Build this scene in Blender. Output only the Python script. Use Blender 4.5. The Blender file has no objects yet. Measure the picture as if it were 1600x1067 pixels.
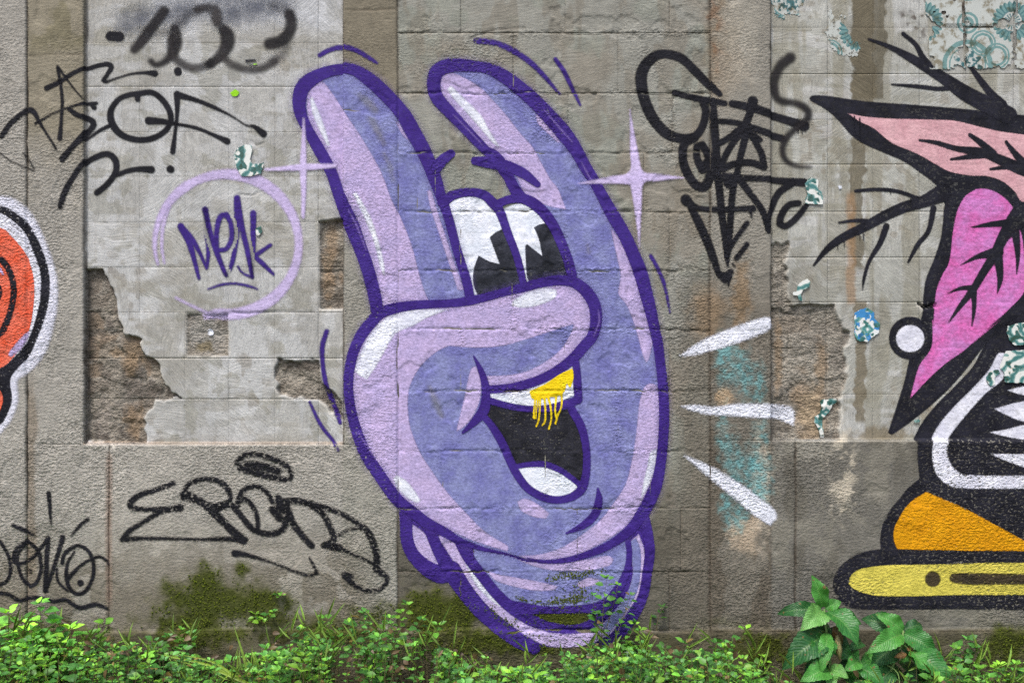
import bpy, math, random
import numpy as np
from mathutils import Vector, Matrix
R = math.radians
rng = random.Random(7)
nrg = np.random.default_rng(11)
SC = bpy.context.scene
COL = SC.collection

# ------------------------------------------------------------------ camera, sky, sun, exposure
PX = 350.0                      # photo pixels per metre on the wall plane
CAM_D = 1600 / PX * 35 / 36     # camera distance from the wall face
CAM_Z = (1067 - 533.5) / PX
cam = bpy.data.cameras.new('camera')
cam.lens = 35; cam.sensor_width = 36; cam.clip_end = 2000
cam_o = bpy.data.objects.new('camera', cam); COL.objects.link(cam_o)
cam_o.location = (0, -CAM_D, CAM_Z); cam_o.rotation_euler = (R(90), 0, 0)
SC.camera = cam_o
world = bpy.data.worlds.new('World'); SC.world = world; world.use_nodes = True
wn = world.node_tree.nodes; wl = world.node_tree.links
sky = wn.new('ShaderNodeTexSky'); sky.sky_type = 'NISHITA'; sky.sun_disc = False
SUN_EL, SUN_AZ = 62, 205        # degrees; azimuth clockwise from +Y (north): behind the camera, a little to the left
sky.sun_elevation = R(SUN_EL); sky.sun_rotation = R(SUN_AZ)
sky.air_density = 1.0; sky.dust_density = 4.0; sky.ozone_density = 1.0
wl.new(sky.outputs[0], wn['Background'].inputs[0]); wn['Background'].inputs[1].default_value = 0.12
sun = bpy.data.lights.new('sun', 'SUN'); sun.energy = 1.5; sun.angle = R(14); sun.color = (1, 0.985, 0.965)
sun_o = bpy.data.objects.new('sun', sun); COL.objects.link(sun_o)
az = R(SUN_AZ); el = R(SUN_EL)
sdir = Vector((math.sin(az) * math.cos(el), math.cos(az) * math.cos(el), math.sin(el)))
sun_o.rotation_euler = sdir.to_track_quat('Z', 'Y').to_euler(); sun_o.location = sdir * 20
vs = SC.view_settings
vs.view_transform = 'Standard'; vs.look = 'None'; vs.exposure = 1.0; vs.gamma = 1; vs.use_curve_mapping = False
SC.cycles.use_denoising = False; SC.cycles.transparent_max_bounces = 24; SC.cycles.max_bounces = 5; SC.cycles.diffuse_bounces = 2; SC.cycles.caustics_reflective = False; SC.cycles.caustics_refractive = False

# ------------------------------------------------------------------ helpers: numbers
def s2l(c):
    c = np.asarray(c, float) / 255.0
    return np.where(c <= 0.04045, c / 12.92, ((c + 0.055) / 1.055) ** 2.4)
def hsh(ix, iy, s):
    ix = ix.astype(np.int64); iy = iy.astype(np.int64)
    n = (ix * 374761393 + iy * 668265263 + s * 1442695041) & 0xffffffff
    n = ((n ^ (n >> 13)) * 1274126177) & 0xffffffff
    return ((n ^ (n >> 16)) & 0xffff) / 65535.0
_TB = np.random.default_rng(5).random((256, 256)).astype(np.float32)
def vn(x, y, sc, s=0):
    ox = (s * 37.37) % 251; oy = (s * 91.13) % 241
    x = np.asarray(x, np.float32) / np.float32(sc) + np.float32(ox); y = np.asarray(y, np.float32) / np.float32(sc) + np.float32(oy)
    x, y = np.broadcast_arrays(x, y)
    ix = np.floor(x); iy = np.floor(y); fx = x - ix; fy = y - iy
    ix = ix.astype(np.int32) & 255; iy = iy.astype(np.int32) & 255; jx = (ix + 1) & 255; jy = (iy + 1) & 255
    fx = fx * fx * (3 - 2 * fx); fy = fy * fy * (3 - 2 * fy)
    T0 = _TB.ravel(); r0 = iy * 256; r1 = jy * 256
    a = T0[r0 + ix]; b = T0[r0 + jx]; c = T0[r1 + ix]; d = T0[r1 + jx]
    a = a + (b - a) * fx; c = c + (d - c) * fx
    return a + (c - a) * fy
def fbm(x, y, sc, s=0, o=4):
    t = 0; a = 0.5; n = 0
    for k in range(o):
        t = t + a * vn(x, y, sc / 2 ** k, s + 17 * k); n += a; a *= 0.55
    return t / n
def sst(a, b, v):
    t = np.clip((v - a) / (b - a), 0, 1); return t * t * (3 - 2 * t)
def W(x, y, d=0.0):            # photo pixel on the wall plane, d metres out of the wall
    return Vector(((x - 800) / PX, -d, (1067 - y) / PX))
def at(x, y, d):               # the point d metres in front of the wall that projects to (x, y)
    k = (CAM_D - d) / CAM_D
    return Vector(((x - 800) / PX * k, -d, CAM_Z + (533.5 - y) / PX * k))
ZF = 3.5575
def T(ox, oy, pts):
    return [(ox + p[0] / ZF, oy + p[1] / ZF) + ((p[2] / ZF,) if len(p) > 2 else ()) for p in pts]
def smooth(pts, closed=True, step=4.0, corner=62):
    """Catmull-Rom through the points; sharp turns stay sharp."""
    P = [np.array(p, float) for p in pts]; n = len(P); out = []
    def sharp(i):
        if not closed and (i == 0 or i == n - 1): return True
        a = P[i][:2] - P[i - 1][:2]; b = P[(i + 1) % n][:2] - P[i][:2]
        la = np.hypot(*a); lb = np.hypot(*b)
        if la < 1e-6 or lb < 1e-6: return True
        return math.degrees(math.acos(max(-1, min(1, float(a @ b) / la / lb)))) > corner
    S = [sharp(i) for i in range(n)]
    for i in range(n if closed else n - 1):
        j = (i + 1) % n
        p1, p2 = P[i], P[j]
        p0 = p1 if S[i] else P[i - 1]
        p3 = p2 if S[j] else P[(j + 1) % n]
        m1 = (p2 - p0) * 0.5 if not S[i] else (p2 - p1)
        m2 = (p3 - p1) * 0.5 if not S[j] else (p2 - p1)
        L = np.hypot(*(p2 - p1)[:2]); k = max(1, int(L / step + 0.5))
        ml = 1.6 * max(L, 1e-6)
        for q in (0, 1):
            m = (m1, m2)[q]; l = np.hypot(*m[:2])
            if l > ml: m = m * (ml / l)
            if q == 0: m1 = m
            else: m2 = m
        for t in np.arange(k) / k:
            h = p1 * (2 * t**3 - 3 * t**2 + 1) + m1 * (t**3 - 2 * t**2 + t) + p2 * (-2 * t**3 + 3 * t**2) + m2 * (t**3 - t**2)
            out.append(h)
    if not closed: out.append(P[-1])
    return np.array(out)
def poly_sd(X, Y, poly):
    """signed distance (positive inside) of lattice points to a closed polygon"""
    P = np.asarray(poly)[:, :2]; shp = X.shape; x = X.ravel(); y = Y.ravel()
    best = np.full(x.shape, 1e9); ins = np.zeros(x.shape, bool)
    for i in range(len(P)):
        a = P[i]; b = P[(i + 1) % len(P)]; ab = b - a; L = ab @ ab
        t = np.clip(((x - a[0]) * ab[0] + (y - a[1]) * ab[1]) / max(L, 1e-9), 0, 1)
        best = np.minimum(best, (x - a[0] - t * ab[0]) ** 2 + (y - a[1] - t * ab[1]) ** 2)
        if a[1] != b[1]:
            c = ((a[1] > y) != (b[1] > y)) & (x < (b[0] - a[0]) * (y - a[1]) / (b[1] - a[1]) + a[0])
            ins ^= c
    d = np.sqrt(best)
    return np.where(ins, d, -d).reshape(shp)
def stroke_sd(X, Y, path):
    """d = half width minus distance, along a poly-line of (x, y, width)"""
    P = np.asarray(path); best = np.full(X.shape, -60.0)
    for i in range(len(P) - 1):
        a = P[i]; b = P[i + 1]; m = max(a[2], b[2]) / 2 + 14
        x0, x1 = min(a[0], b[0]) - m, max(a[0], b[0]) + m; y0, y1 = min(a[1], b[1]) - m, max(a[1], b[1]) + m
        i0 = np.searchsorted(X[0], x0); i1 = np.searchsorted(X[0], x1); j0 = np.searchsorted(Y[:, 0], y0); j1 = np.searchsorted(Y[:, 0], y1)
        if i1 <= i0 or j1 <= j0: continue
        xs = X[j0:j1, i0:i1]; ys = Y[j0:j1, i0:i1]
        ab = b[:2] - a[:2]; L = ab @ ab
        t = np.clip(((xs - a[0]) * ab[0] + (ys - a[1]) * ab[1]) / max(L, 1e-9), 0, 1)
        w = (a[2] + (b[2] - a[2]) * t) / 2
        d = w - np.hypot(xs - a[0] - t * ab[0], ys - a[1] - t * ab[1])
        best[j0:j1, i0:i1] = np.maximum(best[j0:j1, i0:i1], d)
    return best

# ------------------------------------------------------------------ helpers: objects
def setp(o, label=None, cat=None, group=None, kind=None):
    if label: o['label'] = label
    if cat: o['category'] = cat
    if group: o['group'] = group
    if kind: o['kind'] = kind
    return o
def empty(name, loc, label=None, cat=None, group=None):
    o = bpy.data.objects.new(name, None); COL.objects.link(o); o.location = loc; o.empty_display_size = 0.1
    return setp(o, label, cat, group)
def mesh_obj(name, verts, faces, mat=None, parent=None, attrs=None, cols=None, shade=True, quads=None):
    """verts in world coordinates; kept there under the parent"""
    me = bpy.data.meshes.new(name)
    v = np.asarray(verts, dtype=np.float32).reshape(-1, 3)
    if parent is not None:
        off = world_loc(parent); v = v - np.array(off, dtype=np.float32)
    if quads is not None:
        q = np.asarray(quads, dtype=np.int32)
        me.vertices.add(len(v)); me.vertices.foreach_set('co', v.ravel())
        me.loops.add(q.size); me.loops.foreach_set('vertex_index', q.ravel())
        me.polygons.add(len(q)); me.polygons.foreach_set('loop_start', np.arange(len(q), dtype=np.int32) * q.shape[1])
        me.update(calc_edges=True)
    else:
        me.from_pydata(v.tolist(), [], faces); me.update()
    if shade: me.polygons.foreach_set('use_smooth', np.ones(len(me.polygons), bool))
    for k, a in (attrs or {}).items():
        at_ = me.attributes.new(k, 'FLOAT', 'POINT'); at_.data.foreach_set('value', np.asarray(a, dtype=np.float32).ravel())
    for k, a in (cols or {}).items():
        at_ = me.attributes.new(k, 'FLOAT_COLOR', 'POINT')
        a = np.asarray(a, dtype=np.float32); a = np.concatenate([a, np.ones((len(a), 1), np.float32)], 1)
        at_.data.foreach_set('color', a.ravel())
    if mat: me.materials.append(mat)
    o = bpy.data.objects.new(name, me); COL.objects.link(o)
    if parent is not None: o.parent = parent
    return o
def world_loc(o):
    l = Vector(o.location)
    while o.parent is not None:
        o = o.parent; l = l + Vector(o.location)
    return l

# ------------------------------------------------------------------ helpers: shader nodes
class NT:
    def __init__(s, tree): s.t = tree; s.n = tree.nodes; s.l = tree.links
    def add(s, typ, **kw):
        n = s.n.new(typ)
        for k, v in kw.items(): setattr(n, k, v)
        return n
    def put(s, sock, v):
        if isinstance(v, bpy.types.NodeSocket): s.l.new(v, sock)
        elif v is not None: sock.default_value = v
    def math(s, op, a, b=None, c=None, clamp=False):
        n = s.add('ShaderNodeMath', operation=op, use_clamp=clamp)
        for i, v in enumerate((a, b, c)): s.put(n.inputs[i], v)
        return n.outputs[0]
    def mapr(s, v, a, b, c=0.0, d=1.0, smooth=False):
        n = s.add('ShaderNodeMapRange'); n.interpolation_type = 'SMOOTHSTEP' if smooth else 'LINEAR'
        for i, q in enumerate((v, a, b, c, d)): s.put(n.inputs[i], q)
        return n.outputs[0]
    def noise(s, vec, scale, detail=2.0, rough=0.55, dist=0.0):
        n = s.add('ShaderNodeTexNoise'); s.put(n.inputs['Vector'], vec)
        n.inputs['Scale'].default_value = scale; n.inputs['Detail'].default_value = detail
        n.inputs['Roughness'].default_value = rough; n.inputs['Distortion'].default_value = dist
        return n.outputs[0]
    def mix(s, f, a, b, blend='MIX'):
        n = s.add('ShaderNodeMix', data_type='RGBA', blend_type=blend)
        s.put(n.inputs[0], f)
        for i, v in ((6, a), (7, b)):
            if not isinstance(v, bpy.types.NodeSocket) and v is not None: v = (*[float(q) for q in v][:3], 1)
            s.put(n.inputs[i], v)
        return n.outputs[2]
    def attr(s, name, out='Fac'):
        n = s.add('ShaderNodeAttribute'); n.attribute_name = name; return n.outputs[out]
    def scale3(s, vec, v):
        n = s.add('ShaderNodeMapping'); s.put(n.inputs[0], vec); n.inputs['Scale'].default_value = v; return n.outputs[0]
def new_mat(name):
    m = bpy.data.materials.new(name); m.use_nodes = True
    nt = NT(m.node_tree); b = m.node_tree.nodes['Principled BSDF']
    return m, nt, b

def grain_group(comb):
    """relief of the plaster; same for bare wall and for the paint that lies on it"""
    g = bpy.data.node_groups.new('plaster_relief', 'ShaderNodeTree')
    g.interface.new_socket('Height', in_out='OUTPUT', socket_type='NodeSocketFloat')
    g.interface.new_socket('Grain', in_out='OUTPUT', socket_type='NodeSocketFloat')
    g.interface.new_socket('Fine', in_out='OUTPUT', socket_type='NodeSocketFloat')
    g.interface.new_socket('Comb', in_out='OUTPUT', socket_type='NodeSocketFloat')
    nt = NT(g); go = nt.add('NodeGroupOutput')
    pos = nt.add('ShaderNodeNewGeometry').outputs['Position']
    flat = nt.scale3(pos, (1, 0.35, 1))
    rough = nt.attr('rough')
    a = nt.noise(nt.scale3(pos, (.78, .35, 1.2)), 84, 2, 0.62)
    f = nt.noise(flat, 300, 1, 0.6)
    sharp = nt.mapr(a, 0.37, 0.63)
    h = nt.math('ADD', nt.math('MULTIPLY', nt.math('MULTIPLY', sharp, rough), 0.0033), nt.math('MULTIPLY', f, nt.math('MULTIPLY_ADD', rough, 0.0008, 0.0006)))
    if comb:
        # comb marks of the tile bedding, turned square by square
        an = nt.attr('comb'); sp = nt.add('ShaderNodeSeparateXYZ'); nt.l.new(pos, sp.inputs[0])
        c_ = nt.math('COSINE', an); s_ = nt.math('SINE', an)
        u = nt.math('ADD', nt.math('MULTIPLY', sp.outputs[0], c_), nt.math('MULTIPLY', sp.outputs[2], s_))
        v = nt.math('SUBTRACT', nt.math('MULTIPLY', sp.outputs[2], c_), nt.math('MULTIPLY', sp.outputs[0], s_))
        cb = nt.add('ShaderNodeCombineXYZ'); nt.put(cb.inputs[0], nt.math('MULTIPLY', u, .10)); nt.put(cb.inputs[1], nt.math('MULTIPLY_ADD', nt.noise(flat, 6, 1), .07, v))
        st = nt.noise(cb.outputs[0], 125, 3, 0.7)
        smoothw = nt.math('SUBTRACT', 1.0, rough, clamp=True)
        h = nt.math('ADD', h, nt.math('MULTIPLY', nt.math('MULTIPLY', st, nt.math('MULTIPLY', smoothw, smoothw)), 0.0026))
        nt.l.new(st, go.inputs[3])
    nt.l.new(h, go.inputs[0]); nt.l.new(a, go.inputs[1]); nt.l.new(f, go.inputs[2])
    return g
RELIEF = {True: grain_group(True), False: grain_group(False)}
def relief(nt, comb=False):
    n = nt.add('ShaderNodeGroup'); n.node_tree = RELIEF[comb]; return n
def bump(nt, h, dist=1.0, st=1.0):
    b = nt.add('ShaderNodeBump'); b.inputs['Strength'].default_value = st; b.inputs['Distance'].default_value = dist
    nt.put(b.inputs['Height'], h); return b.outputs[0]

# ------------------------------------------------------------------ the wall as a height field
G = 2.0
GX0, GX1, GY0, GY1 = -202.0, 1802.0, -152.0, 1126.0
gx = np.arange(GX0, GX1 + .1, G); gy = np.arange(GY0, GY1 + .1, G)
XX, YY = np.meshgrid(gx, gy)
wob = (fbm(XX, YY, 60, 5) - .5) * 5
X = XX; Y = YY
def band(v, a, b, s=1.6): return sst(a - s, a + s, v) * (1 - sst(b - s, b + s, v))

ROWL = [-216, -146, -75, -5, 65, 134, 205, 275, 347, 417, 487.5, 560, 624, 694]
COLL = [131, 145, 215, 286.5, 355, 427, 496, 535]
ROWR = [-245, -174, -102, -30, 41, 114, 185.5, 256, 330, 402, 472, 545, 617, 688]
COLR = [1206, 1225, 1296, 1367, 1440, 1513, 1588, 1660, 1732, 1804, 1902]
ROWC = [-225, -132, -40, 52, 146, 239, 331.5, 423, 515.5, 611, 705, 794, 893.5, 985]
COLC = [[621, 720, 883, 1046, 1110], [621, 802, 965, 1110]]
COLC_ROW = {2: [621, 720, 883, 1046, 1110], 4: [621, 725, 888, 1051, 1110], 5: [621, 680, 843, 1006, 1110], 10: [621, 690, 852, 1016, 1110], 11: [621, 740, 902, 1064, 1110]}
def cen_cols(r): return COLC_ROW.get(r, COLC[r % 2])

# holes in the render coat
CAV = {
 'a': [(118, 419), (155, 419), (163, 433), (171, 449), (177, 480), (183, 506), (194, 526), (214, 526), (217, 541), (230, 551), (243, 562), (248, 580), (254, 601), (265, 613), (285, 624), (262, 627), (238, 626), (231, 640), (222, 655), (221, 694), (118, 694)],
 'b': [(288, 490), (354, 490), (354, 556), (288, 556)],
 'c': [(428, 562), (496, 560), (499, 590), (507, 606), (517, 614), (534, 622), (533, 655), (522, 652), (510, 634), (490, 623), (462, 620), (430, 620)],
 'd': [(497, 345), (528, 341), (548, 343), (548, 483), (498, 483)],
 'e': [(1190, 378), (1231, 378), (1233, 477), (1304, 478), (1308, 489), (1318, 500), (1328, 517), (1333, 530), (1322, 546), (1325, 562), (1324, 595), (1321, 617), (1313, 622), (1312, 690), (1190, 690)],
 'f': [(1438, 470), (1452, 474), (1468, 470), (1466, 479), (1450, 481), (1440, 478)],
}
CDEP = {'a': 0.021, 'b': 0.008, 'c': 0.018, 'd': 0.020, 'e': 0.017, 'f': 0.014}
RIM = np.zeros_like(X)
cavm = np.zeros_like(X); cavd = np.zeros_like(X); cedge = np.zeros_like(X)
wx = X + (vn(X, Y, 9, 3) - .5) * 7 + (vn(X, Y, 26, 4) - .5) * 8; wy = Y + (vn(X, Y, 9, 8) - .5) * 7 + (vn(X, Y, 26, 9) - .5) * 8
for k, p in CAV.items():
    sq = k in ('b', 'd')
    sd = poly_sd(X if sq else wx, Y if sq else wy, np.array(p))
    m = sst(-1.2, 2.2, sd) * (band(X, 131.5, 535, 1.2) * (Y < 693.5) if k not in 'ef' else (X > 1206) * (Y < 687.5)); cavm = np.maximum(cavm, m)
    RIM = np.maximum(RIM, np.exp(-((sd + 1.5) / 2.6) ** 2) * (sst(.42, .6, vn(X, Y, 13, 36))))
    lump = 0.65 + 0.7 * fbm(X, Y, 26, 31, 4)
    cavd = np.maximum(cavd, m * CDEP[k] * np.clip(lump, .3, 1.3))

panL = band(X, 131, 535) * (1 - sst(692.4, 695.6, Y))
panR = sst(1204.4, 1207.6, X) * (1 - sst(686.4, 689.6, Y))
cen = band(X, 621, 1110, 1.0) * (1 - sst(984, 987, Y))
foot = sst(982, 986, Y + (vn(X, Y, 40, 2) - .5) * 6)
smoothz = np.clip(panL + panR, 0, 1)
H = np.zeros_like(X)
H += -0.024 * panL - 0.024 * panR
H += 0.004 * (1 - sst(40, 43, X)) - 0.002 * cen + 0.003 * band(X, 1110, 1205, 1.2)
H += 0.013 * foot
# level of every single square of tile bedding
def cells(cols, rows, x0, mask, amp, s):
    global H
    ci = np.searchsorted(np.array(cols), X); ri = np.searchsorted(np.array(rows), Y)
    lev = hsh(ci, ri, s) - .5; tx = hsh(ci, ri, s + 1) - .5; ty = hsh(ci, ri, s + 2) - .5
    H += mask * amp * (lev + tx * ((X % 70) / 70 - .5) + ty * ((Y % 70) / 70 - .5))
cells(COLL, ROWL, 131, panL * (.3 + .9 * sst(300, 480, Y)), 0.0026, 51); cells(COLR, ROWR, 1206, panR, 0.0010, 71)
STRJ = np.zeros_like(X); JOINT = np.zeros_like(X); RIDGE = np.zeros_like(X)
def groove(vert, pos, a, b, dep, wid, rag=1.0, lump=0.0, sd=0, low=0.03):
    if vert: x0, x1, y0, y1 = pos - 26, pos + 26, a - 4, b + 4
    else: x0, x1, y0, y1 = a - 4, b + 4, pos - 26, pos + 26
    i0, i1 = np.searchsorted(gx, (x0, x1)); j0, j1 = np.searchsorted(gy, (y0, y1))
    if i1 <= i0 or j1 <= j0: return
    sl = (slice(j0, j1), slice(i0, i1)); xs = X[sl]; ys = Y[sl]
    u, v = (ys, xs) if vert else (xs, ys)
    l = (gy[j0:j1, None] if vert else gx[None, i0:i1])
    w = pos + ((vn(l, pos, 38, sd) - .5) * 4 + (vn(l, pos, 8, sd + 3) - .5) * 2.6) * rag
    m = sst(a - 2, a + 2, u) * (1 - sst(b - 2, b + 2, u))
    stg = np.clip(-0.15 + 1.5 * fbm(l, pos, 40, sd + 7, 3), low, 1)
    e = np.exp(-((v - w) / (wid * (.7 + .6 * vn(l, pos, 12, sd + 9)))) ** 2) * m * stg
    H[sl] -= dep * e; JOINT[sl] = np.maximum(JOINT[sl], e)
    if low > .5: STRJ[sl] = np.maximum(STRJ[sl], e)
    if lump:
        near_ = np.exp(-((v - pos) / 6.5) ** 2) * m
        H[sl] += near_ * (lump * (fbm(xs, ys, 9, sd + 40, 3) - .45) * (.3 + vn(l, pos, 60, sd + 50)))
        RIDGE[sl] = np.maximum(RIDGE[sl], near_ * sst(.3, .6, vn(l, pos, 50, sd + 50)))
sd = 100
for r in ROWL[1:-1]:
    sd += 11; groove(False, r, 133, 533, 0.0022 if r > 330 else 0.0007, 1.2, 0.6, 0, sd)
for c in COLL[1:-1]:
    sd += 11; groove(True, c, -250, 340, 0.0004, 1.0, 0.5, 0, sd); groove(True, c, 340, 692, 0.0011, 1.1, 0.5, 0, sd + 1)
for r in ROWR[1:-1]:
    sd += 11; groove(False, r, 1208, 1902, 0.0013, 1.1, 0.3, 0, sd)
for c in COLR[1:-1]:
    sd += 11; groove(True, c, -250, 686, 0.0008, 1.0, 0.3, 0, sd)
for i, r in enumerate(ROWC[1:]):
    sd += 11; groove(False, r, 623, 1112, 0.0068, 1.5, 1.2, 0.012, sd, 0.0)
for i in range(len(ROWC) - 1):
    for c in cen_cols(i)[1:-1]:
        sd += 11; groove(True, c, ROWC[i], ROWC[i + 1], 0.0030, 1.1, 0.8, 0.002, sd)
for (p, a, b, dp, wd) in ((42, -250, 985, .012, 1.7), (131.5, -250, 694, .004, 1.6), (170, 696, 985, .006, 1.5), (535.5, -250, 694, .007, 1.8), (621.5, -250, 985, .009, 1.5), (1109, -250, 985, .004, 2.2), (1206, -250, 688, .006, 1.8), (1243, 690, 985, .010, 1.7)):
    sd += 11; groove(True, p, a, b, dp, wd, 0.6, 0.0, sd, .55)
for (p, a, b) in ((86, 44, 130), (-60, 44, 130), (15, 537, 620), (174, 537, 620)):
    sd += 11; groove(False, p, a, b, 0.004, 1.5, 1.0, 0.002, sd)
sd += 11; groove(False, 985, -300, 1902, 0.006, 2.2, 1.0, 0.012, sd)
# thin cracks
CRACKS = [[(410, 222), (398, 226), (391, 219)], [(360, 487), (385, 490), (420, 486), (468, 488), (490, 487)], [(400, 300), (392, 304), (372, 303)], [(470, 340), (468, 380), (471, 410), (469, 432)],
          [(654, 280), (651, 330), (649, 372), (652, 395)], [(735, 60), (770, 48), (820, 44)], [(1060, 415), (1072, 419), (1090, 418)]]
for c in CRACKS:
    p = smooth([(a, b, 2.0) for a, b in c], False, 3)
    e = np.clip(stroke_sd(X, Y, p) + 1.2, 0, 2) / 2
    H -= 0.004 * e; JOINT = np.maximum(JOINT, 0.7 * e)
# roughness of the coat: smooth tile beds, grainy pillars and plinth, in between on the block work
rough = np.full_like(X, 0.85)
rough = rough * (1 - smoothz) + 0.10 * smoothz
rough = np.where(cen > .5, 0.20 + 0.6 * sst(.56, .72, fbm(X, Y, 90, 61)) + 0.5 * sst(1010, 1080, X) * sst(380, 520, Y + 60 * vn(X, Y, 50, 62)), rough)
rough = np.where((X > 536) & (X < 621) & (Y < 330), 0.35 + 0.45 * sst(150, 330, Y), rough)
rough = np.where((X > 44) & (X < 130) & (Y < 300), 0.4 + 0.4 * sst(100, 320, Y), rough)
rough = np.where((X > 1110) & (X < 1206) & (Y < 520), 0.45, rough)
rough = np.clip(np.where(cen > .5, rough + .6 * RIDGE, rough), 0, 1.2)
rough = rough * (.45 + .95 * sst(.36, .66, fbm(X, Y, 110, 64, 4)))
rough = np.clip(rough + cavm * 1.1, 0, 1.3)
# larger unevenness in the geometry
H += (fbm(X, Y, 190, 21) - .5) * 0.010 * (1 - .6 * smoothz) + (fbm(X, Y, 42, 22, 3) - .5) * 0.005 * (0.35 + rough)
H += (vn(X, Y, 7, 23) - .5) * 0.0022 * np.clip(rough, 0, 1)
# trowel ridges on the lower left plinth and patches where the coat flaked
flk = sst(.60, .64, fbm(X, Y, 70, 91, 4)) * (1 - smoothz) * (1 - cen)
H -= 0.003 * flk
flc = sst(.61, .65, fbm(X, Y, 55, 95, 4)) * cen
H -= 0.0035 * flc
H -= cavd
H += cavm * (fbm(X, Y, 20, 33, 4) - .5) * 0.020
# bricks showing inside the holes: rows and staggered columns with raked joints, each brick at its own depth
BR = np.array([300, 341, 380, 419, 452, 487, 522, 560, 592, 624, 658, 694, 730])
wbx = X + (fbm(X, Y, 24, 37, 4) - .5) * 34; wby = Y + (fbm(X, Y, 30, 38, 4) - .5) * 30
bri = np.clip(np.searchsorted(BR, wby) - 1, 0, len(BR) - 2)
bx = wbx + (bri % 2) * 31; bci = np.floor(bx / 62.0)
BLEV = hsh(bci, bri, 44)
ej = np.minimum(np.minimum(wby - BR[bri], BR[bri + 1] - wby), np.minimum(bx - bci * 62, (bci + 1) * 62 - bx))
BJ = 1 - sst(1.5, 5.5, ej)
H += cavm * ((BLEV - .5) * 0.009 - BJ * 0.0040 * sst(.35, .6, vn(X, Y, 26, 46)))

# ---------------- colour of the bare wall (albedo, plus shade painted into the structural joints)
def C(*c): return s2l(c)
col = np.zeros(X.shape + (3,)); col[:] = C(150, 146, 137)
def lay(mask, c, f=1.0):
    global col
    m = (np.clip(mask, 0, 1) * f)[..., None]; col = col * (1 - m) + np.asarray(c) * m
n1 = fbm(X, Y, 120, 201, 5); n2 = fbm(X, Y, 40, 202, 4); n3 = fbm(X, Y * 0.35, 26, 203, 4); n4 = fbm(X, Y, 16, 204, 3)
def blob(x, y, rx, ry, s=0, soft=.35, rag=.55):
    out_ = np.zeros_like(X); k = 1 + soft + rag + .15
    i0, i1 = np.searchsorted(gx, (x - rx * k, x + rx * k)); j0, j1 = np.searchsorted(gy, (y - ry * k, y + ry * k))
    if i1 <= i0 or j1 <= j0: return out_
    xs = X[j0:j1, i0:i1]; ys = Y[j0:j1, i0:i1]
    d = np.hypot((xs - x) / rx, (ys - y) / ry) + (fbm(xs, ys, max(9, min(rx, ry) * .6), 300 + s, 5) - .5) * 2 * rag
    out_[j0:j1, i0:i1] = 1 - sst(1 - soft, 1 + soft, d)
    return out_
lay(panL, C(164, 163, 158)); lay(panR, C(158, 158, 150))
ci = np.searchsorted(np.array(COLL), X); ri = np.searchsorted(np.array(ROWL), Y)
col *= (1 + (hsh(ci, ri, 5) - .5) * .14 * panL)[..., None]
ci = np.searchsorted(np.array(COLR), X); ri = np.searchsorted(np.array(ROWR), Y)
col *= (1 + (hsh(ci, ri, 6) - .5) * .12 * panR)[..., None]
lay(cen, C(138, 137, 128)); lay(band(X, 1110, 1206, 2), C(132, 128, 118)); lay(band(X, 535.5, 621, 1), C(143, 140, 130))
lay(band(X, 535.5, 621, 1) * (1 - sst(120, 300, Y + 90 * (n2 - .5))), C(119, 112, 96))
lay(band(X, 42, 131, 1) * (1 - sst(160, 330, Y + 120 * (n2 - .5))), C(132, 125, 108))
lay(band(X, 42, 131, 1) * sst(.5, .62, n2) * (1 - sst(60, 110, Y)), C(112, 106, 84), .8)
lay(sst(.46, .60, n1) * cen, C(126, 120, 108), .75); lay(sst(.5, .58, fbm(X, Y, 75, 231, 5)) * cen, C(130, 133, 122), .6)
lay(sst(.54, .64, n3) * (cen + panR * .6), C(116, 108, 94), .45)
lay(sst(.52, .56, fbm(X, Y * .4, 46, 207, 5)) * panL, C(182, 183, 182), .55); lay(sst(.55, .58, fbm(X * .5, Y, 60, 227, 5)) * panR, C(172, 172, 166), .5)
lay(sst(.58, .61, fbm(X, Y, 34, 228, 4)) * (panL + panR), C(136, 134, 122), .55); lay(sst(.66, .70, vn(X, Y, 11, 229)) * sst(.5, .6, n1) * (panL + panR), C(120, 112, 98), .5)
lay(sst(.60, .63, fbm(X * .25, Y, 22, 235, 3)) * (panL + panR), C(186, 186, 184), .4); lay(panR * sst(.52, .62, fbm(X, Y * .12, 30, 236, 4)), C(132, 128, 112), .6)
lay(sst(.56, .66, fbm(X * .35, Y, 30, 208, 4)) * panL, C(140, 136, 124), .45)
lay(panL * (1 - sst(20, 60, Y + 30 * (n2 - .5))) * band(X, 230, 520, 40), C(186, 188, 192), .6)
lowL = sst(694, 696, Y) * (1 - sst(534, 622, X))
lay(lowL * sst(780, 930, Y + 120 * (n2 - .5)), C(108, 101, 87), .85)
lay(lowL * sst(.55, .62, n2) , C(165, 160, 150), .5)
lay(sst(870, 960, Y + 70 * (n2 - .5)) * (X < 42), C(112, 104, 90), .8)
lay(cen * sst(720, 850, Y + 70 * (n2 - .5)), C(84, 79, 69), .9)
lay(band(X, 1060, 1245, 20) * sst(380, 520, Y + 90 * (n2 - .5)), C(102, 96, 85), .75)
lay(band(X, 1109, 1206, 2) * sst(.48, .6, n3) * sst(440, 600, Y), C(88, 80, 68), .7)
lowR = sst(688, 690, Y) * sst(1205, 1209, X)
lay(lowR, C(106, 103, 95)); lay(lowR * sst(.5, .60, n2), C(124, 120, 108), .6); lay(lowR * sst(.5, .6, fbm(X, Y * .4, 50, 233, 4)), C(90, 86, 76), .6)
lay(foot, C(76, 71, 58)); lay(foot * sst(.54, .62, n2), C(112, 105, 90), .6)
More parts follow.
